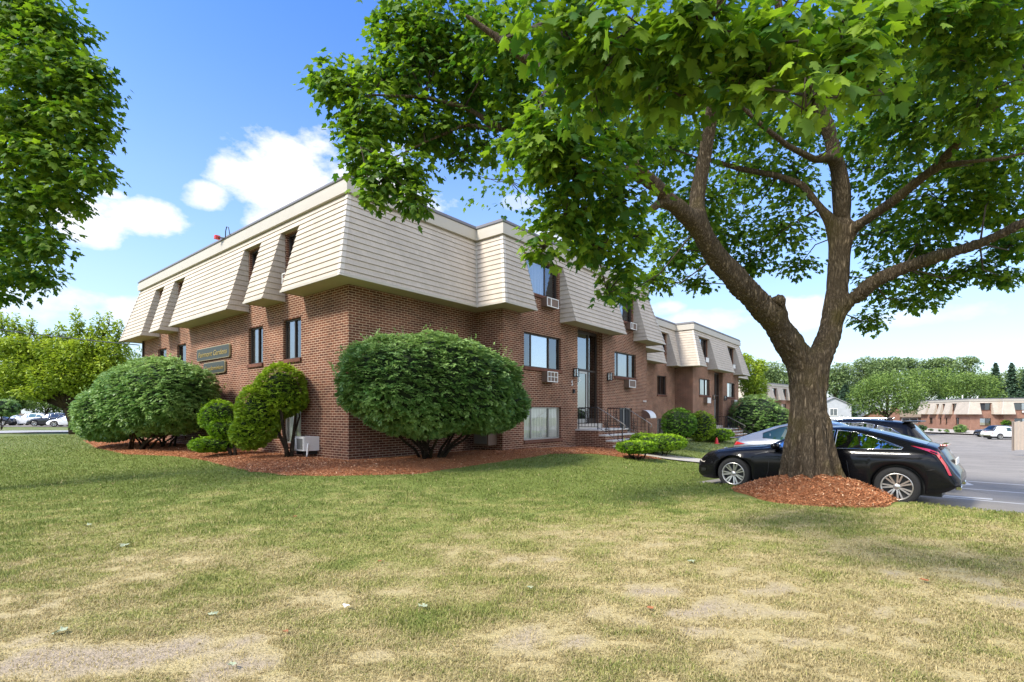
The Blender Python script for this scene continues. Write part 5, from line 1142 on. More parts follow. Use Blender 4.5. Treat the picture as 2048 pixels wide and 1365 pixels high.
# ================================================================== CARS
M['tyre'] = simple('tyre', (.010, .010, .010), .85, var=.2, scale=20); M['rim'] = simple('rim', (.62, .60, .56), .28, metal=.85, var=.05); M['rim_dark'] = simple('rim_dark', (.05, .05, .05), .5, metal=.4)
M['chrome'] = simple('chrome', (.75, .75, .74), .12, metal=1.0, var=.02); M['trim_black'] = simple('trim_black', (.014, .014, .015), .4)
M['car_glass'] = glass_mat('car_glass', (.24, .40, .36), .045, .01); M['tail_red'] = simple('tail_red', (.42, .012, .015), .15, coat=1.0, var=.05); M['lamp_clear'] = simple('lamp_clear', (.55, .50, .42), .12, coat=1.0, var=.2, scale=14)
M['seat_teal'] = simple('seat', (.16, .20, .19), .7)
for nme, c, met in (('paint_black', (.006, .006, .007), .0), ('paint_grey', (.30, .31, .32), .5), ('paint_white', (.72, .72, .71), 0), ('paint_silver', (.42, .43, .43), .6), ('paint_dark', (.03, .032, .036), .3)): M[nme] = paint_mat(nme, c, met, rough=.25, coat=.4 if nme == 'paint_black' else 1.0)
def smooth_interp(P, x, s=.05):
    P = sorted(P); px, pz = zip(*P); r = 0
    for o, w in ((-1.5, .1), (-.75, .22), (0, .36), (.75, .22), (1.5, .1)): r = r + w * np.interp(np.asarray(x) + o * s, px, pz)
    return r
def car(name, label, loc, heading, sp, paint, scale=1.0, group=None, rim='rim', spokes=7, detail=True, pitch=0.0):
    th = thing(name, label, 'car' if sp.get('cat') is None else sp['cat'], loc, heading, group); th.scale = (scale,) * 3; th.rotation_euler.y = pitch
    xf, xr, L0, L1, Wd, Rw = sp['xf'], sp['xr'], sp['tail'], sp['nose'], sp['w'] / 2, sp['rw']; Ra = Rw * 1.14
    def half(x): 
        u = np.clip((x - L1 + .75) / .75, 0, 1); v = np.clip((L0 + .75 - x) / .75, 0, 1); return Wd * (1 - sp.get('tn', .22) * u ** 2.4 - sp.get('tt', .14) * v ** 2.4)
    def ztop(x): return smooth_interp(sp['top'], x, .045)
    def zbelt(x): return np.minimum(smooth_interp(sp['belt'], x, .05), ztop(x) - .012)
    def zlow(x): return smooth_interp(sp['low'], x, .05)
    def zbot(x):
        z = zlow(x)
        for xa in (xf, xr):
            q = Ra ** 2 - (x - xa) ** 2; z = np.where(q > 0, np.maximum(z, Rw + np.sqrt(np.maximum(q, 0))), z)
        return z
    def section(x):
        zt, zb, w, zl = float(ztop(x)), float(zbelt(x)), float(half(x)), float(zbot(x)); g = min(1, max(0, (zt - zb) / .32)); yr = w * (.87 - sp.get('inset', .25) * g); rd = .015 + .045 * g
        ys = [0, yr * .5, yr * .88, yr * .985, yr + .028 * g + .01]; zs = [zt, zt - .008 - .008 * g, zt - .02 - .015 * g, zt - .035 - .03 * g, zt - .05 - .06 * g]
        yb, z4 = w * .935, zs[-1]; zb2 = min(zb, z4 - .01)
        for k in (.33, .66, 1.0): ys.append(ys[4] + (yb - ys[4]) * k); zs.append(z4 + (zb2 - z4) * k)
        zc = max(zb2 - .17, zl + .02); ys += [w * .972, w * .995]; zs += [min(zb2 - .075, zs[-1] - .004), zc]
        lo = zl
        for k, f in ((.3, 1.0), (.62, .992), (.85, .975), (1.0, .955)): ys.append(w * f); zs.append(zc + (lo - zc) * k)
        return ys, zs
    xs = np.unique(np.concatenate([np.linspace(L0, L1, 60), xf + Ra * np.cos(np.linspace(0, math.pi, 25)), xr + Ra * np.cos(np.linspace(0, math.pi, 25)), [L0 + .02, L0 + .06, L1 - .02, L1 - .06]]))
    secs = [section(x) for x in xs]; K = len(secs[0][0]); mb = MB(); V = []
    for x, (ys, zs) in zip(xs, secs):
        for sgn in (1, -1):
            for y, z in zip(ys, zs): V.append((x, sgn * y, z))
        V.append((x, ys[-1] - .20, zs[-1])); V.append((x, -(ys[-1] - .20), zs[-1]))
    S = 2 * K + 2; Fs = []
    for i in range(len(xs) - 1):
        a, b = i * S, (i + 1) * S
        for k in range(K - 1): Fs.append((a + k, b + k, b + k + 1, a + k + 1)); Fs.append((a + K + k, a + K + k + 1, b + K + k + 1, b + K + k))
        Fs.append((a + K - 1, b + K - 1, b + 2 * K, a + 2 * K)); Fs.append((a + 2 * K - 1, a + 2 * K + 1, b + 2 * K + 1, b + 2 * K - 1))
    for i in (0, len(xs) - 1):
        a = i * S; Fs.append([a + k for k in range(K)] + [a + K + k for k in range(K - 1, 0, -1)])
    mb.add(V, Fs, 0, True); body = mb.build('body', M[paint], th)
    body.data.shade_auto_smooth if False else None
    mb = MB(); mb.box(L0 + .25, L1 - .25, -(Wd - .24), Wd - .24, .2, .72); mb.build('underbody', M['trim_black'], th)
    def ysf(x, z):
        ys, zs = section(x); return float(np.interp(z, zs[::-1], ys[::-1]))
    def patch(nm, poly, mat, side, off=.006, parent=th, sub=5):
        pts = []
        for (x0, z0), (x1, z1) in zip(poly, poly[1:] + poly[:1]):
            for k in range(sub): q = k / sub; pts.append((x0 + (x1 - x0) * q, z0 + (z1 - z0) * q))
        # fan from a spine so that the pane follows the bulge of the body
        zmid = lambda x: None
        bm = bmesh.new(); vs = [bm.verts.new((x, side * (ysf(x, z) + off), z)) for x, z in pts]
        try: f = bm.faces.new(vs)
        except Exception: bm.free(); return None
        bmesh.ops.triangulate(bm, faces=[f]); me = bpy.data.meshes.new(nm); bm.to_mesh(me); bm.free()
        return link(nm, me, M[mat], parent)
    for side in (1, -1):
        for poly in sp['glass']:
            g = patch('side_window', poly, 'car_glass' if not sp.get('blackglass') else 'trim_black', side, .007)
            if g and detail:
                mb = MB(); mb.tube([(x, side * (ysf(x, z) + .009), z) for x, z in poly + poly[:1]], .009, 5); mb.build('window_trim', M[sp.get('trim', 'chrome')], g)
        for nm, poly, mat in sp['lights']: patch(nm, poly, mat, side, .012)
        if detail:
            for ln in sp.get('seams', []):
                mb = MB(); mb.tube([(x, side * (ysf(x, z) + .001), z) for x, z in ln], .005, 4); mb.build('door_seam', M['trim_black'], body)
            if 'mirror' in sp:
                mx_, mz = sp['mirror']; y = side * (ysf(mx_, mz) + .12); mb = MB(); bm = bmesh.new(); bmesh.ops.create_icosphere(bm, subdivisions=2, radius=1)
                vs = [Vector((v.co.x * .085 + mx_, v.co.y * .12 + y, v.co.z * .075 + mz + .06)) for v in bm.verts]; bm.verts.index_update(); fs = [[v.index for v in f.verts] for f in bm.faces]; bm.free()
                mb.add(vs, fs, 0, True); mb.tube([(mx_, side * ysf(mx_, mz), mz), (mx_, y, mz + .03)], .03, 6); mb.build('wing_mirror', M[paint], th)
            if 'handle' in sp:
                for hx, hz in sp['handle']: mb = MB(); yy = side * (ysf(hx, hz) + .02); mb.tube([(hx - .1, yy - side * .02, hz), (hx - .07, yy, hz), (hx + .07, yy, hz), (hx + .1, yy - side * .02, hz)], .012, 6); mb.build('door_handle', M[sp.get('trim', 'chrome')], th)
    def toppanel(nm, x0, x1, mat, f=.86, off=.006):
        vs = []; n = 10
        for i in range(n + 1):
            x = x0 + (x1 - x0) * i / n; ys, zs = section(x)
            for q in (-1, -.6, -.25, .25, .6, 1): y = q * ys[2] * f / .88; z = float(np.interp(abs(y), ys[:4], zs[:4])); vs.append((x, y, z + off))
        fs = [(i * 6 + j, i * 6 + j + 1, i * 6 + j + 7, i * 6 + j + 6) for i in range(n) for j in range(5)]
        m_ = MB(); m_.add(vs, fs, 0, True); m_.build(nm, M[mat], th)
    toppanel('windscreen', *sp['screen'], 'car_glass'); 
    if 'back' in sp: toppanel('rear_window', *sp['back'], 'car_glass')
    if detail and 'seat' in sp:
        for sx in sp['seat']:
            for sy in (-.38, .38):
                mb = MB(); mb.box(sx - .12, sx + .08, sy - .24, sy + .24, .6, 1.12, bev=.05); mb.box(sx - .16, sx - .04, sy - .13, sy + .13, 1.10, 1.27, bev=.04); mb.build('seat', M['seat_teal'], th)
    for nm, args, mat in sp.get('extra', []):
        mb = MB(); mb.box(*args, bev=.012); mb.build(nm, M[mat], th)
    for xa in (xf, xr):
        for side in (1, -1):
            mtx = Matrix.Translation((xa, side * (Wd - .015), Rw)) @ Matrix.Rotation(-side * math.pi / 2, 4, 'X'); rr = Rw * .70
            w_ = MB(); w_.lathe([(rr * .98, -.2), (Rw * .94, -.21), (Rw, -.17), (Rw, -.04), (Rw * .95, .0), (rr * 1.08, .005), (rr * .98, -.01)], 36, 0, mtx)
            wh = w_.build('wheel', M['tyre'], th)
            r_ = MB(); r_.lathe([(rr * .99, -.10), (rr * 1.0, .002), (rr * .92, -.004), (rr * .90, -.06)], 36, 0, mtx)
            r_.lathe([(0, -.012), (rr * .16, -.014), (rr * .24, -.03), (rr * .26, -.06)], 20, 0, mtx)
            nsp = spokes if detail else 5
            for k in range(nsp):
                for dd in ((-.11, .11) if detail else (0,)):
                    an = 2 * math.pi * k / nsp + dd * 1.35; m2 = mtx @ Matrix.Rotation(an, 4, 'Z'); wd = rr * (.058 if detail else .13)
                    r_.add([m2 @ Vector(p) for p in ((rr * .2, -wd * .8, -.028), (rr * .2, wd * .8, -.028), (rr * .93, wd, -.012), (rr * .93, -wd, -.012), (rr * .2, -wd * .8, -.06), (rr * .2, wd * .8, -.06), (rr * .93, wd, -.05), (rr * .93, -wd, -.05))], [(0, 1, 2, 3), (0, 4, 5, 1), (1, 5, 6, 2), (2, 6, 7, 3), (3, 7, 4, 0)])
            r_.build('rim', M[rim], wh)
            b_ = MB(); b_.lathe([(0, -.11), (rr * .97, -.11)], 28, 0, mtx)
            for k in range(5): an = 2 * math.pi * (k + .5) / 5; m2 = mtx @ Matrix.Translation((rr * .30 * math.cos(an), rr * .30 * math.sin(an), 0)); b_.lathe([(0, -.016), (rr * .045, -.016), (rr * .045, -.04)], 8, 0, m2)
            b_.build('brake_disc', M['rim_dark'], wh)
    return th
COUPE = dict(xf=1.44, xr=-1.44, nose=2.30, tail=-2.46, w=1.88, rw=.345,
    top=[(2.31, .58), (2.27, .68), (2.15, .78), (1.9, .86), (1.4, .935), (.92, .985), (.80, 1.0), (.45, 1.19), (.05, 1.345), (-.2, 1.40), (-.5, 1.415), (-.85, 1.385), (-1.3, 1.28), (-1.7, 1.165), (-2.0, 1.095), (-2.10, 1.065), (-2.16, 1.0), (-2.27, .84), (-2.36, .72), (-2.43, .67), (-2.46, .55)],
    belt=[(2.3, .56), (2.1, .74), (1.5, .87), (.8, .925), (-.5, .965), (-1.6, 1.0), (-1.95, 1.0), (-2.12, .95), (-2.25, .76), (-2.46, .5)],
    low=[(2.3, .30), (2.2, .20), (1.0, .19), (-1.0, .19), (-2.0, .25), (-2.3, .33), (-2.46, .45)], inset=.27,
    glass=[[(.66, .955), (.52, 1.06), (.22, 1.215), (-.02, 1.295), (-.25, 1.325), (-.42, 1.33), (-.42, .985)], [(-.46, .985), (-.46, 1.33), (-.72, 1.31), (-1.05, 1.225), (-1.52, 1.045), (-1.50, 1.015)]],
    lights=[('headlight', [(2.25, .57), (2.20, .75), (1.98, .855), (1.86, .83), (2.02, .66), (2.12, .55)], 'lamp_clear'), ('tail_light', [(-1.62, 1.085), (-1.92, 1.035), (-2.08, .985), (-2.235, .765), (-2.315, .60), (-2.27, .60), (-2.19, .76), (-2.05, .945), (-1.90, 1.0)], 'tail_red'), ('side_vent', [(1.02, .80), (.74, .875), (.70, .855), (.95, .79)], 'trim_black'), ('bumper_lamp', [(2.22, .34), (2.20, .42), (2.06, .42), (2.08, .36)], 'trim_black')],
    seams=[[(.74, .93), (.70, .7), (.72, .45), (.80, .22)], [(-.62, .97), (-.68, .75), (-.72, .5), (-.66, .22)], [(.8, .24), (-.66, .25)], [(-2.30, .66), (-2.0, .69), (-1.86, .66)]], mirror=(.56, .93), screen=(.82, .02), back=(-.95, -1.85), seat=(-.15, -.95),
    extra=[('grille', (2.27, 2.315, -.36, .36, .42, .62), 'chrome'), ('plate', (-2.36, -2.33, -.26, .26, .74, .86), 'white_paint'), ('brake_light', (-2.20, -2.06, -.42, .42, 1.075, 1.105), 'tail_red'), ('exhaust_pipe', (-2.47, -2.36, .42, .62, .33, .40), 'chrome'), ('exhaust_pipe', (-2.47, -2.36, -.62, -.42, .33, .40), 'chrome')])
CROSS = dict(xf=1.45, xr=-1.44, nose=2.33, tail=-2.42, w=1.92, rw=.36,
    top=[(2.33, .58), (2.2, .76), (1.7, .90), (1.15, 1.02), (.5, 1.38), (.1, 1.55), (-.3, 1.62), (-.7, 1.60), (-1.3, 1.46), (-1.9, 1.24), (-2.25, 1.10), (-2.38, 1.06), (-2.40, .9), (-2.42, .62)],
    belt=[(2.33, .55), (2.0, .76), (1.1, .93), (0, .98), (-1.4, 1.05), (-2.2, 1.02), (-2.42, .6)], low=[(2.3, .3), (2.1, .2), (-2.0, .24), (-2.42, .42)], inset=.26,
    glass=[[(1.0, .975), (.5, 1.27), (.1, 1.44), (-.28, 1.52), (-.70, 1.50), (-1.15, 1.40), (-1.55, 1.24), (-1.50, 1.12), (-.4, 1.03)]],
    lights=[('tail_light', [(-2.385, .88), (-2.36, .985), (-2.15, 1.0), (-1.92, .95), (-2.15, .915)], 'tail_red'), ('headlight', [(2.25, .62), (2.1, .74), (1.75, .80), (1.95, .68)], 'lamp_clear')],
    seams=[[(.9, .95), (.86, .6), (.92, .25)], [(-.2, 1.0), (-.22, .6), (-.2, .25)], [(-1.1, 1.05), (-1.2, .8)]], mirror=(.78, 1.0), screen=(1.12, .12), back=(-.75, -1.95), trim='trim_black', seat=(0,),
    extra=[('spoiler', (-2.44, -2.24, -.70, .70, 1.075, 1.105), 'trim_black')])
SUV = dict(xf=1.42, xr=-1.43, nose=2.36, tail=-2.40, w=1.93, rw=.37,
    top=[(2.36, .62), (2.28, .85), (1.9, .99), (1.2, 1.09), (.95, 1.13), (.35, 1.52), (.05, 1.66), (-.4, 1.72), (-1.0, 1.71), (-1.55, 1.66), (-1.85, 1.62), (-1.98, 1.50), (-2.2, 1.22), (-2.34, 1.05), (-2.38, .85), (-2.40, .6)],
    belt=[(2.36, .6), (2.1, .85), (1.0, 1.01), (0, 1.06), (-1.3, 1.12), (-2.1, 1.08), (-2.40, .6)], low=[(2.3, .32), (2.1, .22), (-2.0, .25), (-2.4, .42)], inset=.24,
    glass=[[(.78, 1.06), (.40, 1.40), (.08, 1.55), (-.2, 1.60), (-.22, 1.09)], [(-.28, 1.10), (-.26, 1.60), (-.85, 1.60), (-1.12, 1.55), (-1.02, 1.14)], [(-1.10, 1.15), (-1.20, 1.53), (-1.50, 1.45), (-1.82, 1.23), (-1.78, 1.18)]],
    lights=[('tail_light', [(-2.35, .92), (-2.30, 1.06), (-2.10, 1.11), (-1.72, 1.08), (-1.98, .98)], 'tail_red'), ('reverse_lamp', [(-2.33, .97), (-2.30, 1.02), (-2.05, 1.06), (-2.0, 1.03)], 'lamp_clear'), ('headlight', [(2.28, .72), (2.1, .86), (1.72, .90), (1.95, .76)], 'lamp_clear')],
    seams=[[(.8, 1.05), (.8, .6), (.86, .25)], [(-.25, 1.08), (-.27, .6), (-.25, .25)]], mirror=(.68, 1.06), screen=(.98, .12), back=(-1.93, -2.30), handle=[(-.05, .98), (-.95, 1.0)],
    extra=[('spoiler', (-2.12, -1.72, -.62, .62, 1.625, 1.66), 'trim_black'), ('antenna', (-1.45, -1.25, -.03, .03, 1.68, 1.75), 'trim_black'), ('roof_rail', (-1.4, .1, .56, .60, 1.70, 1.735), 'chrome'), ('roof_rail', (-1.4, .1, -.60, -.56, 1.70, 1.735), 'chrome')])
SEDAN = dict(CROSS, top=[(2.33, .55), (2.2, .7), (1.7, .84), (1.1, .95), (.5, 1.25), (.1, 1.40), (-.3, 1.45), (-.8, 1.42), (-1.4, 1.2), (-1.8, 1.05), (-2.25, 1.0), (-2.38, .95), (-2.42, .6)], glass=[[(1.0, .93), (.5, 1.15), (.1, 1.29), (-.28, 1.34), (-.8, 1.31), (-1.3, 1.12), (-1.2, 1.0)]], belt=[(2.33, .52), (2.0, .7), (1.1, .88), (0, .92), (-1.4, .95), (-2.2, .93), (-2.42, .55)], back=(-.85, -1.5), extra=[])
PICK = dict(cat='pickup', xf=1.75, xr=-1.55, nose=2.7, tail=-2.72, w=1.90, rw=.39, tt=.03,
    top=[(2.7, .7), (2.62, 1.0), (2.2, 1.1), (1.3, 1.17), (.75, 1.58), (.45, 1.76), (0, 1.79), (-.6, 1.78), (-.82, 1.70), (-.95, 1.30), (-1.0, 1.16), (-2.65, 1.16), (-2.70, 1.1), (-2.72, .62)],
    belt=[(2.7, .65), (2.4, 1.0), (1.2, 1.08), (0, 1.12), (-.95, 1.13), (-2.7, 1.12), (-2.72, .6)], low=[(2.7, .42), (2.4, .32), (-2.6, .42), (-2.72, .5)], inset=.2,
    glass=[[(1.1, 1.14), (.75, 1.47), (.42, 1.63), (.0, 1.66), (-.02, 1.15)], [(-.08, 1.15), (-.06, 1.66), (-.55, 1.65), (-.68, 1.55), (-.68, 1.16)]],
    lights=[('tail_light', [(-2.70, .78), (-2.70, 1.08), (-2.52, 1.08), (-2.52, .78)], 'tail_red'), ('headlight', [(2.6, .85), (2.5, 1.0), (2.2, 1.02), (2.3, .86)], 'lamp_clear')],
    seams=[[(-.98, 1.1), (-.98, .5)], [(1.05, 1.1), (1.05, .45)]], screen=(1.28, .5), mirror=(.95, 1.15), extra=[('bumper', (-2.86, -2.70, -.85, .85, .50, .66), 'chrome')])
PICK2 = dict(PICK, top=[(2.7, .75), (2.62, 1.05), (2.2, 1.15), (1.3, 1.2), (.75, 1.6), (.45, 1.78), (0, 1.82), (-1.4, 1.80), (-1.62, 1.72), (-1.75, 1.3), (-1.8, 1.16), (-2.65, 1.16), (-2.70, 1.1), (-2.72, .62)], glass=[[(1.1, 1.16), (.75, 1.5), (.42, 1.66), (.0, 1.69), (-.02, 1.17)], [(-.08, 1.17), (-.06, 1.69), (-.95, 1.68), (-1.4, 1.6), (-1.45, 1.18)]])
def shorten(sp):
    f = lambda x: -1.78 + (x + 1.78) * .76 if x < -1.78 else x
    q = dict(sp); q['tail'] = f(sp['tail'])
    for k in ('top', 'belt', 'low'): q[k] = [(f(x), z) for x, z in sp[k]]
    q['glass'] = [[(f(x), z) for x, z in g] for g in sp['glass']]; q['lights'] = [(n, [(f(x), z) for x, z in g], m) for n, g, m in sp['lights']]
    q['seams'] = [[(f(x), z) for x, z in g] for g in sp['seams']]; q['extra'] = [(n, (f(a[0]), f(a[1])) + tuple(a[2:]), m) for n, a, m in sp['extra']]; q['back'] = tuple(f(x) for x in sp['back']); return q
COUPE = shorten(COUPE)
HD = math.atan2(-LB.y, -LB.x)
def lotpos(a, b): p = lot_pt(a, b); return (p.x, p.y, p.z)
cp = Vector((5.96, 10.31)) + LA * .93; CZ = float(lot_z(cp.x, cp.y))
car('parked_car', 'shiny black two door coupe parked behind the maple trunk', (cp.x, cp.y, CZ), HD, COUPE, 'paint_black', 1.015)
car('parked_car', 'grey crossover parked tail first beyond the black coupe', lotpos(4.25, 2.2), HD + math.pi, CROSS, 'paint_grey')
car('parked_car', 'black estate car with chrome window trim, furthest of the three by the maple', lotpos(6.85, 1.65), HD, SUV, 'paint_black', rim='rim')
def gcar(label, px, d, hd, sp, paint, name='parked_car', lot=False, rim='rim', grp=None):
    x = (px - CX) / F * d; z = float(lot_z(x, d)) if lot else float(gz(x, d)) + .06
    return car(name, label, (x, d, z), hd, sp, paint, detail=True, rim=rim, spokes=5, group=grp)
GL = 'cars in the far car park on the left'
gcar('dark sedan at the left border of the far car park', -12, 70, R(197), SEDAN, 'paint_dark', grp=GL); gcar('white sedan between the dark sedan and the white estate', 22, 71.5, R(197), SEDAN, 'paint_white', grp=GL)
gcar('white estate car, largest white one in the far car park', 60, 72, R(197), SUV, 'paint_white', grp=GL); gcar('silver estate car behind the dark estate in the far car park', 105, 74.5, R(197), SUV, 'paint_silver', grp=GL)
gcar('dark estate car in the far car park, left of the leaning trunk', 103, 68, R(199), SUV, 'paint_dark', grp=GL); gcar('white crossover at the leaning trunk, half behind the long shrub', 143, 66, R(200), CROSS, 'paint_white', grp=GL)
gcar('white pickup parked by the board fence', 2013, 71, R(-4), PICK, 'paint_white', 'pickup_truck', True); gcar('black pickup with a crew cab behind the white one', 1992, 78, R(176), PICK2, 'paint_dark', 'pickup_truck', True, rim='rim_dark')

# ================================================================== FENCES, SMALL THINGS
M['stockade'] = simple('stockade', (.20, .165, .135), .95, var=.3, scale=5); M['pale_wood'] = simple('pale_wood', (.50, .41, .32), .9, var=.2, scale=6)
th = thing('board_fence', 'pale board fence panels at the right border by the white pickup', 'fence', at(2029, 893, 33.5)); fx = th.location
ph = 1.60
mb = MB()
for k in range(26): mb.box(k * .145, k * .145 + .135, -.02 + .012 * (k % 2), .01 + .012 * (k % 2), -.25, ph + .03 * ((k * 7) % 3), bev=.004)
mb.build('boards', M['pale_wood'], th)
for k in range(3): mb = MB(); mb.box(k * 1.6 - .05, k * 1.6 + .05, .03, .13, -.3, ph + .05); mb.build('post', M['stockade'], th)
th.rotation_euler = (0, 0, R(8))
th = thing('stockade_fence', 'grey stockade fence behind the parked cars at the left border', 'fence', (0, 80, float(gz(-60, 80))))
mb = MB()
for k in range(150):
    x = -84 + k * .24; h_ = 1.75 + .08 * ((k * 13) % 5) / 5; mb.prism([(x, -.2), (x + .22, -.2), (x + .22, h_), (x + .11, h_ + .12), (x, h_)], 0, .03)
mb.build('boards', M['stockade'], th)
# red flood light and its cable on the roof edge
def hw(s, t, z): return st2w(s, t, z)
th = thing('flood_light', 'small red flood lamp clamped on the roof edge of the left front', 'lamp', hw(-.14, 7.25, 7.36), HEADING)
mb = MB(); mb.box(-.20, -.03, .27, .41, 0, .13, bev=.015); mb.build('lamp_head', M['red'], th)
mb = MB(); mb.tube([(-.1, .26, .05), (0, .1, .02), (.02, 0, -.02)], .025, 6); mb.tube([(.02, 0, 0), (-.02, -.12, .2), (-.02, -.2, .34), (0, -.3, .30), (.02, -.34, .1), (.05, -.34, 0)], .016, 6); mb.build('bracket', M['black'], th)
# service wire from the left corner
th = thing('service_wire', 'black service wire running from the left brick corner out to the street', 'wire', hw(-.05, 16.7, 4.3))
a = hw(-.1, 16.75, 4.45) - th.location; b = at(-260, 618, 33) - th.location; pts = []
for k in range(25): q = k / 24; pts.append(a + (b - a) * q + Vector((0, 0, -.18 * 4 * q * (1 - q))))
mb = MB(); mb.tube(pts, .022, 5); mb.build('wire', M['black'], th)
# small brown awning, flood lamp and vents on the recess wall right of the entrance
def wallthing(name, label, cat, s, t, z): return thing(name, label, cat, hw(s, t, z), HEADING)
th = wallthing('vent_hood', 'small brown curved vent hood on the brick wall right of the steps', 'vent hood', 15.15, -1.16, 1.05)
mb = MB(); n = 10; v = []
for k in range(n + 1): an = math.pi / 2 * k / n; v.append((-.02 - .42 * math.sin(an), .38 * math.cos(an)))
for x in (0, .62):
    mb.add([(x, 0, 0)] + [(x, y, z) for y, z in v], [tuple(range(n + 2))])
mb.build('cheek', M['awning'], th); mb = MB()
for k in range(n): (y0, z0), (y1, z1) = v[k], v[k + 1]; mb.quad((-.02, y0 - .006, z0 + .006), (.64, y0 - .006, z0 + .006), (.64, y1 - .006, z1 + .006), (-.02, y1 - .006, z1 + .006))
mb.build('hood', M['white_metal'], th)
th = wallthing('security_lamp', 'little white security lamp on the brick wall above the vent hood', 'lamp', 15.3, -1.165, 1.86); th.scale = (.6,) * 3
mb = MB(); mb.box(-.05, .05, -.05, 0, -.05, .05, bev=.01); mb.tube([(0, -.05, 0), (0, -.12, -.02)], .02, 6); mb.lathe([(.02, 0), (.055, .04), (.06, .1)], 12, 0, Matrix.Translation((-.08, -.12, .02)) @ Matrix.Rotation(R(120), 4, 'X')); mb.lathe([(.02, 0), (.055, .04), (.06, .1)], 12, 0, Matrix.Translation((.08, -.12, .02)) @ Matrix.Rotation(R(120), 4, 'X')); mb.build('lamp_head', M['white_paint'], th)
# air conditioner low on the left wall by the corner
th = wallthing('window_air_conditioner', 'white boxy air conditioner low on the brick wall by the near corner', 'air conditioner', 0, 1.72, .24); th.scale = (.85,) * 3
mb = MB(); mb.box(-.52, .05, -.36, .36, .0, .46, bev=.015); mb.build('case', M['white_metal'], th)
mb = MB(); mb.box(-.535, -.522, -.30, .08, .06, .40); mb.build('coil', M['ac_grille'], th)
mb = MB(); mb.box(-.54, -.521, .09, .30, .05, .41); mb.build('side_panel', M['white_paint'], th); mb = MB(); mb.box(-.538, -.521, -.35, -.31, .02, .44); mb.build('side_panel', M['white_paint'], th)
mb = MB(); mb.tube([(-.4, -.38, .25), (-.42, -.40, .1), (-.44, -.40, -.1), (-.44, -.38, -.18)], .03, 6); mb.build('drain_hose', M['white_metal'], th)
mb = MB(); mb.box(-.45, 0, -.25, -.2, -.12, 0); mb.build('bracket', M['black'], th); mb = MB(); mb.box(-.45, 0, .2, .25, -.12, 0); mb.build('bracket', M['black'], th)
th = wallthing('window_air_conditioner', 'beige air conditioner low in the corner recess behind the largest shrub', 'air conditioner', 4.83, -.6, .25)
mb = MB(); mb.box(-.42, .05, -.33, .33, 0, .46, bev=.015); mb.build('case', M['ac_brown'], th); mb = MB(); mb.box(-.435, -.421, -.27, .27, .05, .41); mb.build('coil', M['ac_grille'], th)
# traffic marker by the far hedge
cpos = onbed(1433, 27.2, 0); th = thing('marker_cone', 'tiny red cone in front of the far clipped hedge', 'cone', cpos); mb = MB(); mb.lathe([(.02, .34), (.05, .30), (.10, .03), (.16, .02), (.16, 0)], 14); mb.build('cone', M['red'], th)
# litter and fallen leaves on the lawn, every one a thing
M['dry_leaf'] = simple('dry_leaf', (.34, .13, .05), .8, var=.25, scale=30); M['pale_leaf'] = simple('pale_leaf', (.34, .38, .24), .7, var=.2, scale=30); M['paper'] = simple('paper', (.75, .75, .74), .7, var=.05)
def litter(kind, px, py, size, mat, label, curl=.25):
    size *= .75
    p = G(px, py, .03); th = bpy.data.objects.new; k = rng.uniform(0, 6.28)
    if kind == 'fallen_leaf':
        v = MAPLE_V.copy(); v[:, 2] = curl * (v[:, 0] ** 2 * 1.6 + (v[:, 1] - .3) ** 2 * .9) - .02; fs = MAPLE_F
        vs = [Matrix.Rotation(k, 3, 'Z') @ (Matrix.Rotation(rng.uniform(-.3, .3), 3, 'X') @ Vector(q)) * size for q in v]
    else:
        n = 5; vs = []; fs = []
        for i in range(n):
            for j in range(n): vs.append(Matrix.Rotation(k, 3, 'Z') @ Vector(((i / (n - 1) - .5) * size, (j / (n - 1) - .5) * size * .7, .25 * size * math.sin(i * 1.3 + j) * .4 + .01)))
        fs = [(i * n + j, i * n + j + 1, i * n + n + j + 1, i * n + n + j) for i in range(n - 1) for j in range(n - 1)]
    mb = MB(); mb.add(vs, fs); o = mb.build(kind, M[mat]); o.location = p; tagit(o, label, 'leaf' if kind == 'fallen_leaf' else 'litter')
for q in [('fallen_leaf', 252, 1094, .13, 'pale_leaf', 'large pale maple leaf lying on the green lawn at left'), ('paper_scrap', 692, 1221, .075, 'paper', 'white paper scrap on the dry lawn'), ('fallen_leaf', 852, 1220, .10, 'pale_leaf', 'pale curled leaf just right of the white paper scrap'),
          ('fallen_leaf', 1380, 1127, .10, 'pale_leaf', 'pale leaf on the dry grass left of the bark mound'), ('fallen_leaf', 180, 1054, .13, 'pale_leaf', 'pale leaf highest up on the green left lawn'), ('fallen_leaf', 420, 1237, .09, 'pale_leaf', 'grey green leaf on the worn left foreground'),
          ('fallen_leaf', 1296, 1223, .07, 'dry_leaf', 'rust red leaf on straw grass at the middle right'), ('fallen_leaf', 1855, 1168, .09, 'dry_leaf', 'brown leaf furthest right on the lawn'), ('fallen_leaf', 760, 1127, .06, 'dry_leaf', 'orange leaf above the white paper scrap'),
          ('fallen_leaf', 593, 1037, .07, 'dry_leaf', 'orange leaf on green grass in front of the shrub bed'), ('fallen_leaf', 570, 1270, .06, 'dry_leaf', 'orange leaf below and left of the white paper scrap'), ('fallen_leaf', 130, 1268, .12, 'pale_leaf', 'pale leaf at the edge of the bare soil patch'),
          ('fallen_leaf', 470, 1337, .07, 'pale_leaf', 'pale leaf nearest the bottom edge'), ('fallen_leaf', 1060, 1180, .07, 'pale_leaf', 'light leaf on dry grass at the centre of the lawn'), ('fallen_leaf', 1920, 1000, .12, 'pale_leaf', 'green leaf on the asphalt behind the coupe')]: litter(*q)
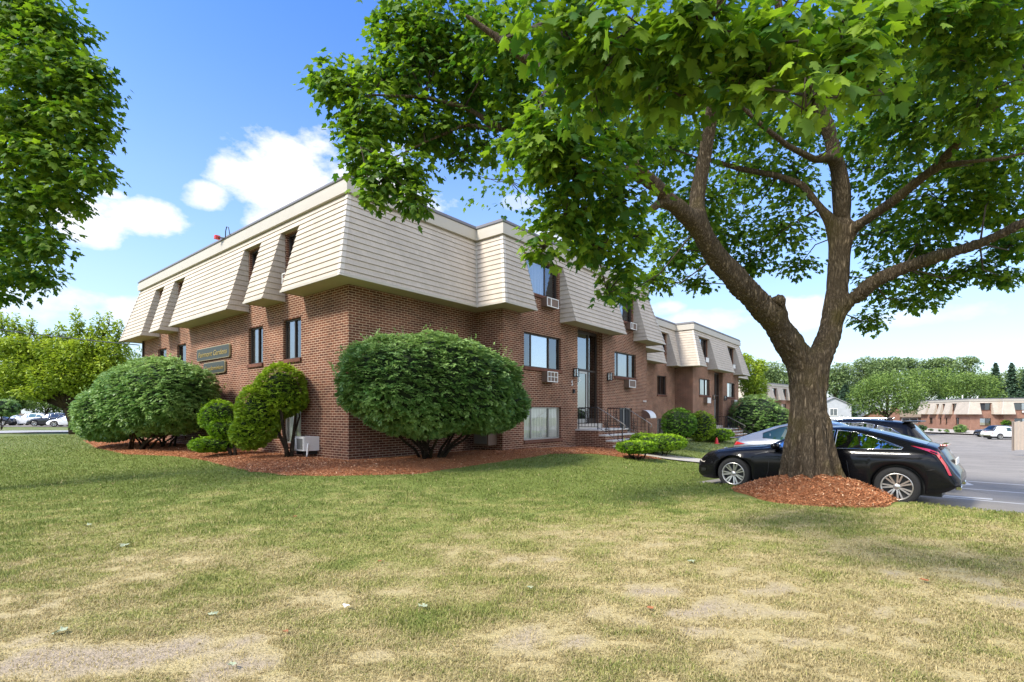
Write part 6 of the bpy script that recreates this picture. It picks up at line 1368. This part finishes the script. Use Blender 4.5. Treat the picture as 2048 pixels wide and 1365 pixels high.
# white arrow head painted on the car park
mb = MB(); base = G(1905, 972); z = lambda p: float(lot_z(p[0], p[1])) + .004
pa, pb_, pc = [(at(x, y, 1).x, y) for x, y in ((0, 0), (0, 0), (0, 0))]
def lotray(px, py):
    d = 10.0
    for i in range(40): x = (px - CX) / F * d; d = .5 * d + .5 * (EYE - float(lot_z(x, d))) * F / (py - HY)
    x = (px - CX) / F * d; return Vector((x, d, float(lot_z(x, d)) + .004))
mb.add([lotray(1917, 958), lotray(1948, 971), lotray(1900, 972), lotray(1890, 962)], [(0, 1, 2, 3)]); tagit(mb.build('arrow_mark', M['line']), 'white painted arrow head on the car park', kind='structure')
mb = MB(); mb.add([lotray(1845, 988), lotray(1985, 998), lotray(1985, 1000.5), lotray(1845, 990)], [(0, 1, 2, 3)]); tagit(mb.build('parking_line', M['line']), 'worn white bay line behind the coupe', kind='structure')

# unseen maples added behind the camera to darken reflections in car paint and panes
for k, (x, y, lab) in enumerate([(-17, -4, 'unseen maple added behind the camera on the left for reflections in the black car'), (-27, -13, 'farther unseen maple added behind the camera for reflections in car paint'), (14, -17, 'unseen maple added behind the camera on the right for reflections in the entrance glass')]):
    z = float(gz(x, y)); th = thing('maple_tree', lab, 'tree', (x, y, z)); limbs = [[(Vector((x, y, z - .2)), .25), (Vector((x, y, z + 2)), .2), (Vector((x, y, z + 5)), .14)], [(Vector((x, y, z + 2)), .2), (Vector((x + 1.6, y, z + 4.2)), .08)], [(Vector((x, y, z + 2)), .2), (Vector((x - 1.5, y + .6, z + 4.4)), .08)]]
    skin_tree('trunk', limbs, M['bark'], th, (x, y, z), sub=1)
    maple_crown(th, (x, y, z), [((x + rng.uniform(-2, 2), y + rng.uniform(-2, 2), z + rng.uniform(3.0, 6.6)), (1.5, 1.5, 1.0), 170) for q in range(12)], leaf=.26, limbs=limbs, twigs=False)

# ================================================================== GRASS
def grass(name, n, dmin, dmax, label, hgt=(.016, .044), wid=1.0, seed=3):
    g = np.random.default_rng(seed)
    q = g.random(n); p = -.35; d = (dmin ** p + q * (dmax ** p - dmin ** p)) ** (1 / p)       # density falls with the square of the distance
    x = (g.random(n) * 2 - 1) * (1.13 * d + .9); y = d
    a, b = lot_ab(x, y); s, t = w2st(x, y)
    ok = ~((a > -.03) & (b > -.03)) & ~blocked(np.stack([x, y, y * 0], 1))
    bo = np.array(BED_OUT); # inside the bark bed?
    bs = np.interp(t, bo[::-1, 1][np.argsort(bo[::-1, 1])], bo[::-1, 0][np.argsort(bo[::-1, 1])]) if False else None
    from_bed = in_poly(s, t, BED_POLY); ok &= ~from_bed
    ok &= ((x - mt.x) / 1.46) ** 2 + ((y - mt.y + .25) / 1.23) ** 2 > 1
    dr = dryness(x, y); ok &= g.random(n) < np.where(dr > 1.12, .12, np.where(dr > .9, .75, 1.0))
    x, y, dr, d = x[ok], y[ok], dr[ok], d[ok]; n = len(x); z = gz(x, y)
    tuft = fbm(x * 3.1, y * 3.1, 77, 3); h = g.uniform(*hgt, n) * (.45 + 1.1 * tuft) * np.where(dr > .7, .8, 1.0) * (1 + .25 * ss(.3, -.2, dr)); w = (.0012 + .00045 * d) * g.uniform(.7, 1.3, n) * wid
    an = g.uniform(0, 6.28, n); lean = g.uniform(.15, 1.1, n) * np.where(dr > .6, 1.5, 1.0); dx, dy = np.cos(an), np.sin(an); px_, py_ = -dy, dx
    b0 = np.stack([x, y, z - .004], 1); side = np.stack([px_, py_, 0 * x], 1) * w[:, None]
    mid = b0 + np.stack([dx * h * lean * .35, dy * h * lean * .35, h * .62], 1); tip = b0 + np.stack([dx * h * lean, dy * h * lean, h * (1.0 - .25 * np.minimum(lean, 1.6))], 1)
    V = np.stack([b0 - side, b0 + side, mid + side * .75, mid - side * .75, tip], 1).reshape(-1, 3)
    o = np.arange(n)[:, None] * 5; loops = np.concatenate([o + np.array([[0, 1, 2, 3]]), o + np.array([[3, 2, 4]])], 1).ravel(); fl = np.tile([4, 3], n)
    c = lawn_col(x, y, np.clip(dr + g.normal(0, .17, n), -.5, 1.05)) * g.uniform(.75, 1.35, (n, 1))
    dry = fbm(x * 6, y * 8, 91, 2)
    straw = g.random(n) < (.04 + .30 * ss(.2, .9, dr)); c[straw] = STRAW * g.uniform(.8, 1.35, (straw.sum(), 1))
    gr = g.random(n) < .10 * ss(1.1, .5, dr); c[gr] = GREEN * g.uniform(.9, 1.4, (gr.sum(), 1))
    np_mesh(name, V, fl, loops, M['grass'], col=np.repeat(c, 5, 0)); tagit(bpy.data.objects[name], label, kind='stuff')
M['grass'] = vcol_mat('grass', rough=.7, trans=.25)
def in_poly(x, y, P):
    r = np.zeros(len(x), bool); j = len(P) - 1
    for i in range(len(P)):
        xi, yi = P[i]; xj, yj = P[j]; c = ((yi > y) != (yj > y)) & (x < (xj - xi) * (y - yi) / ((yj - yi) if yj != yi else 1e-9) + xi); r ^= c; j = i
    return r
BED_POLY = BED_OUT + BED_IN[::-1]
grass('grass_blades', 860000, 2.3, 30, 'short mixed green and straw coloured grass of the lawn')
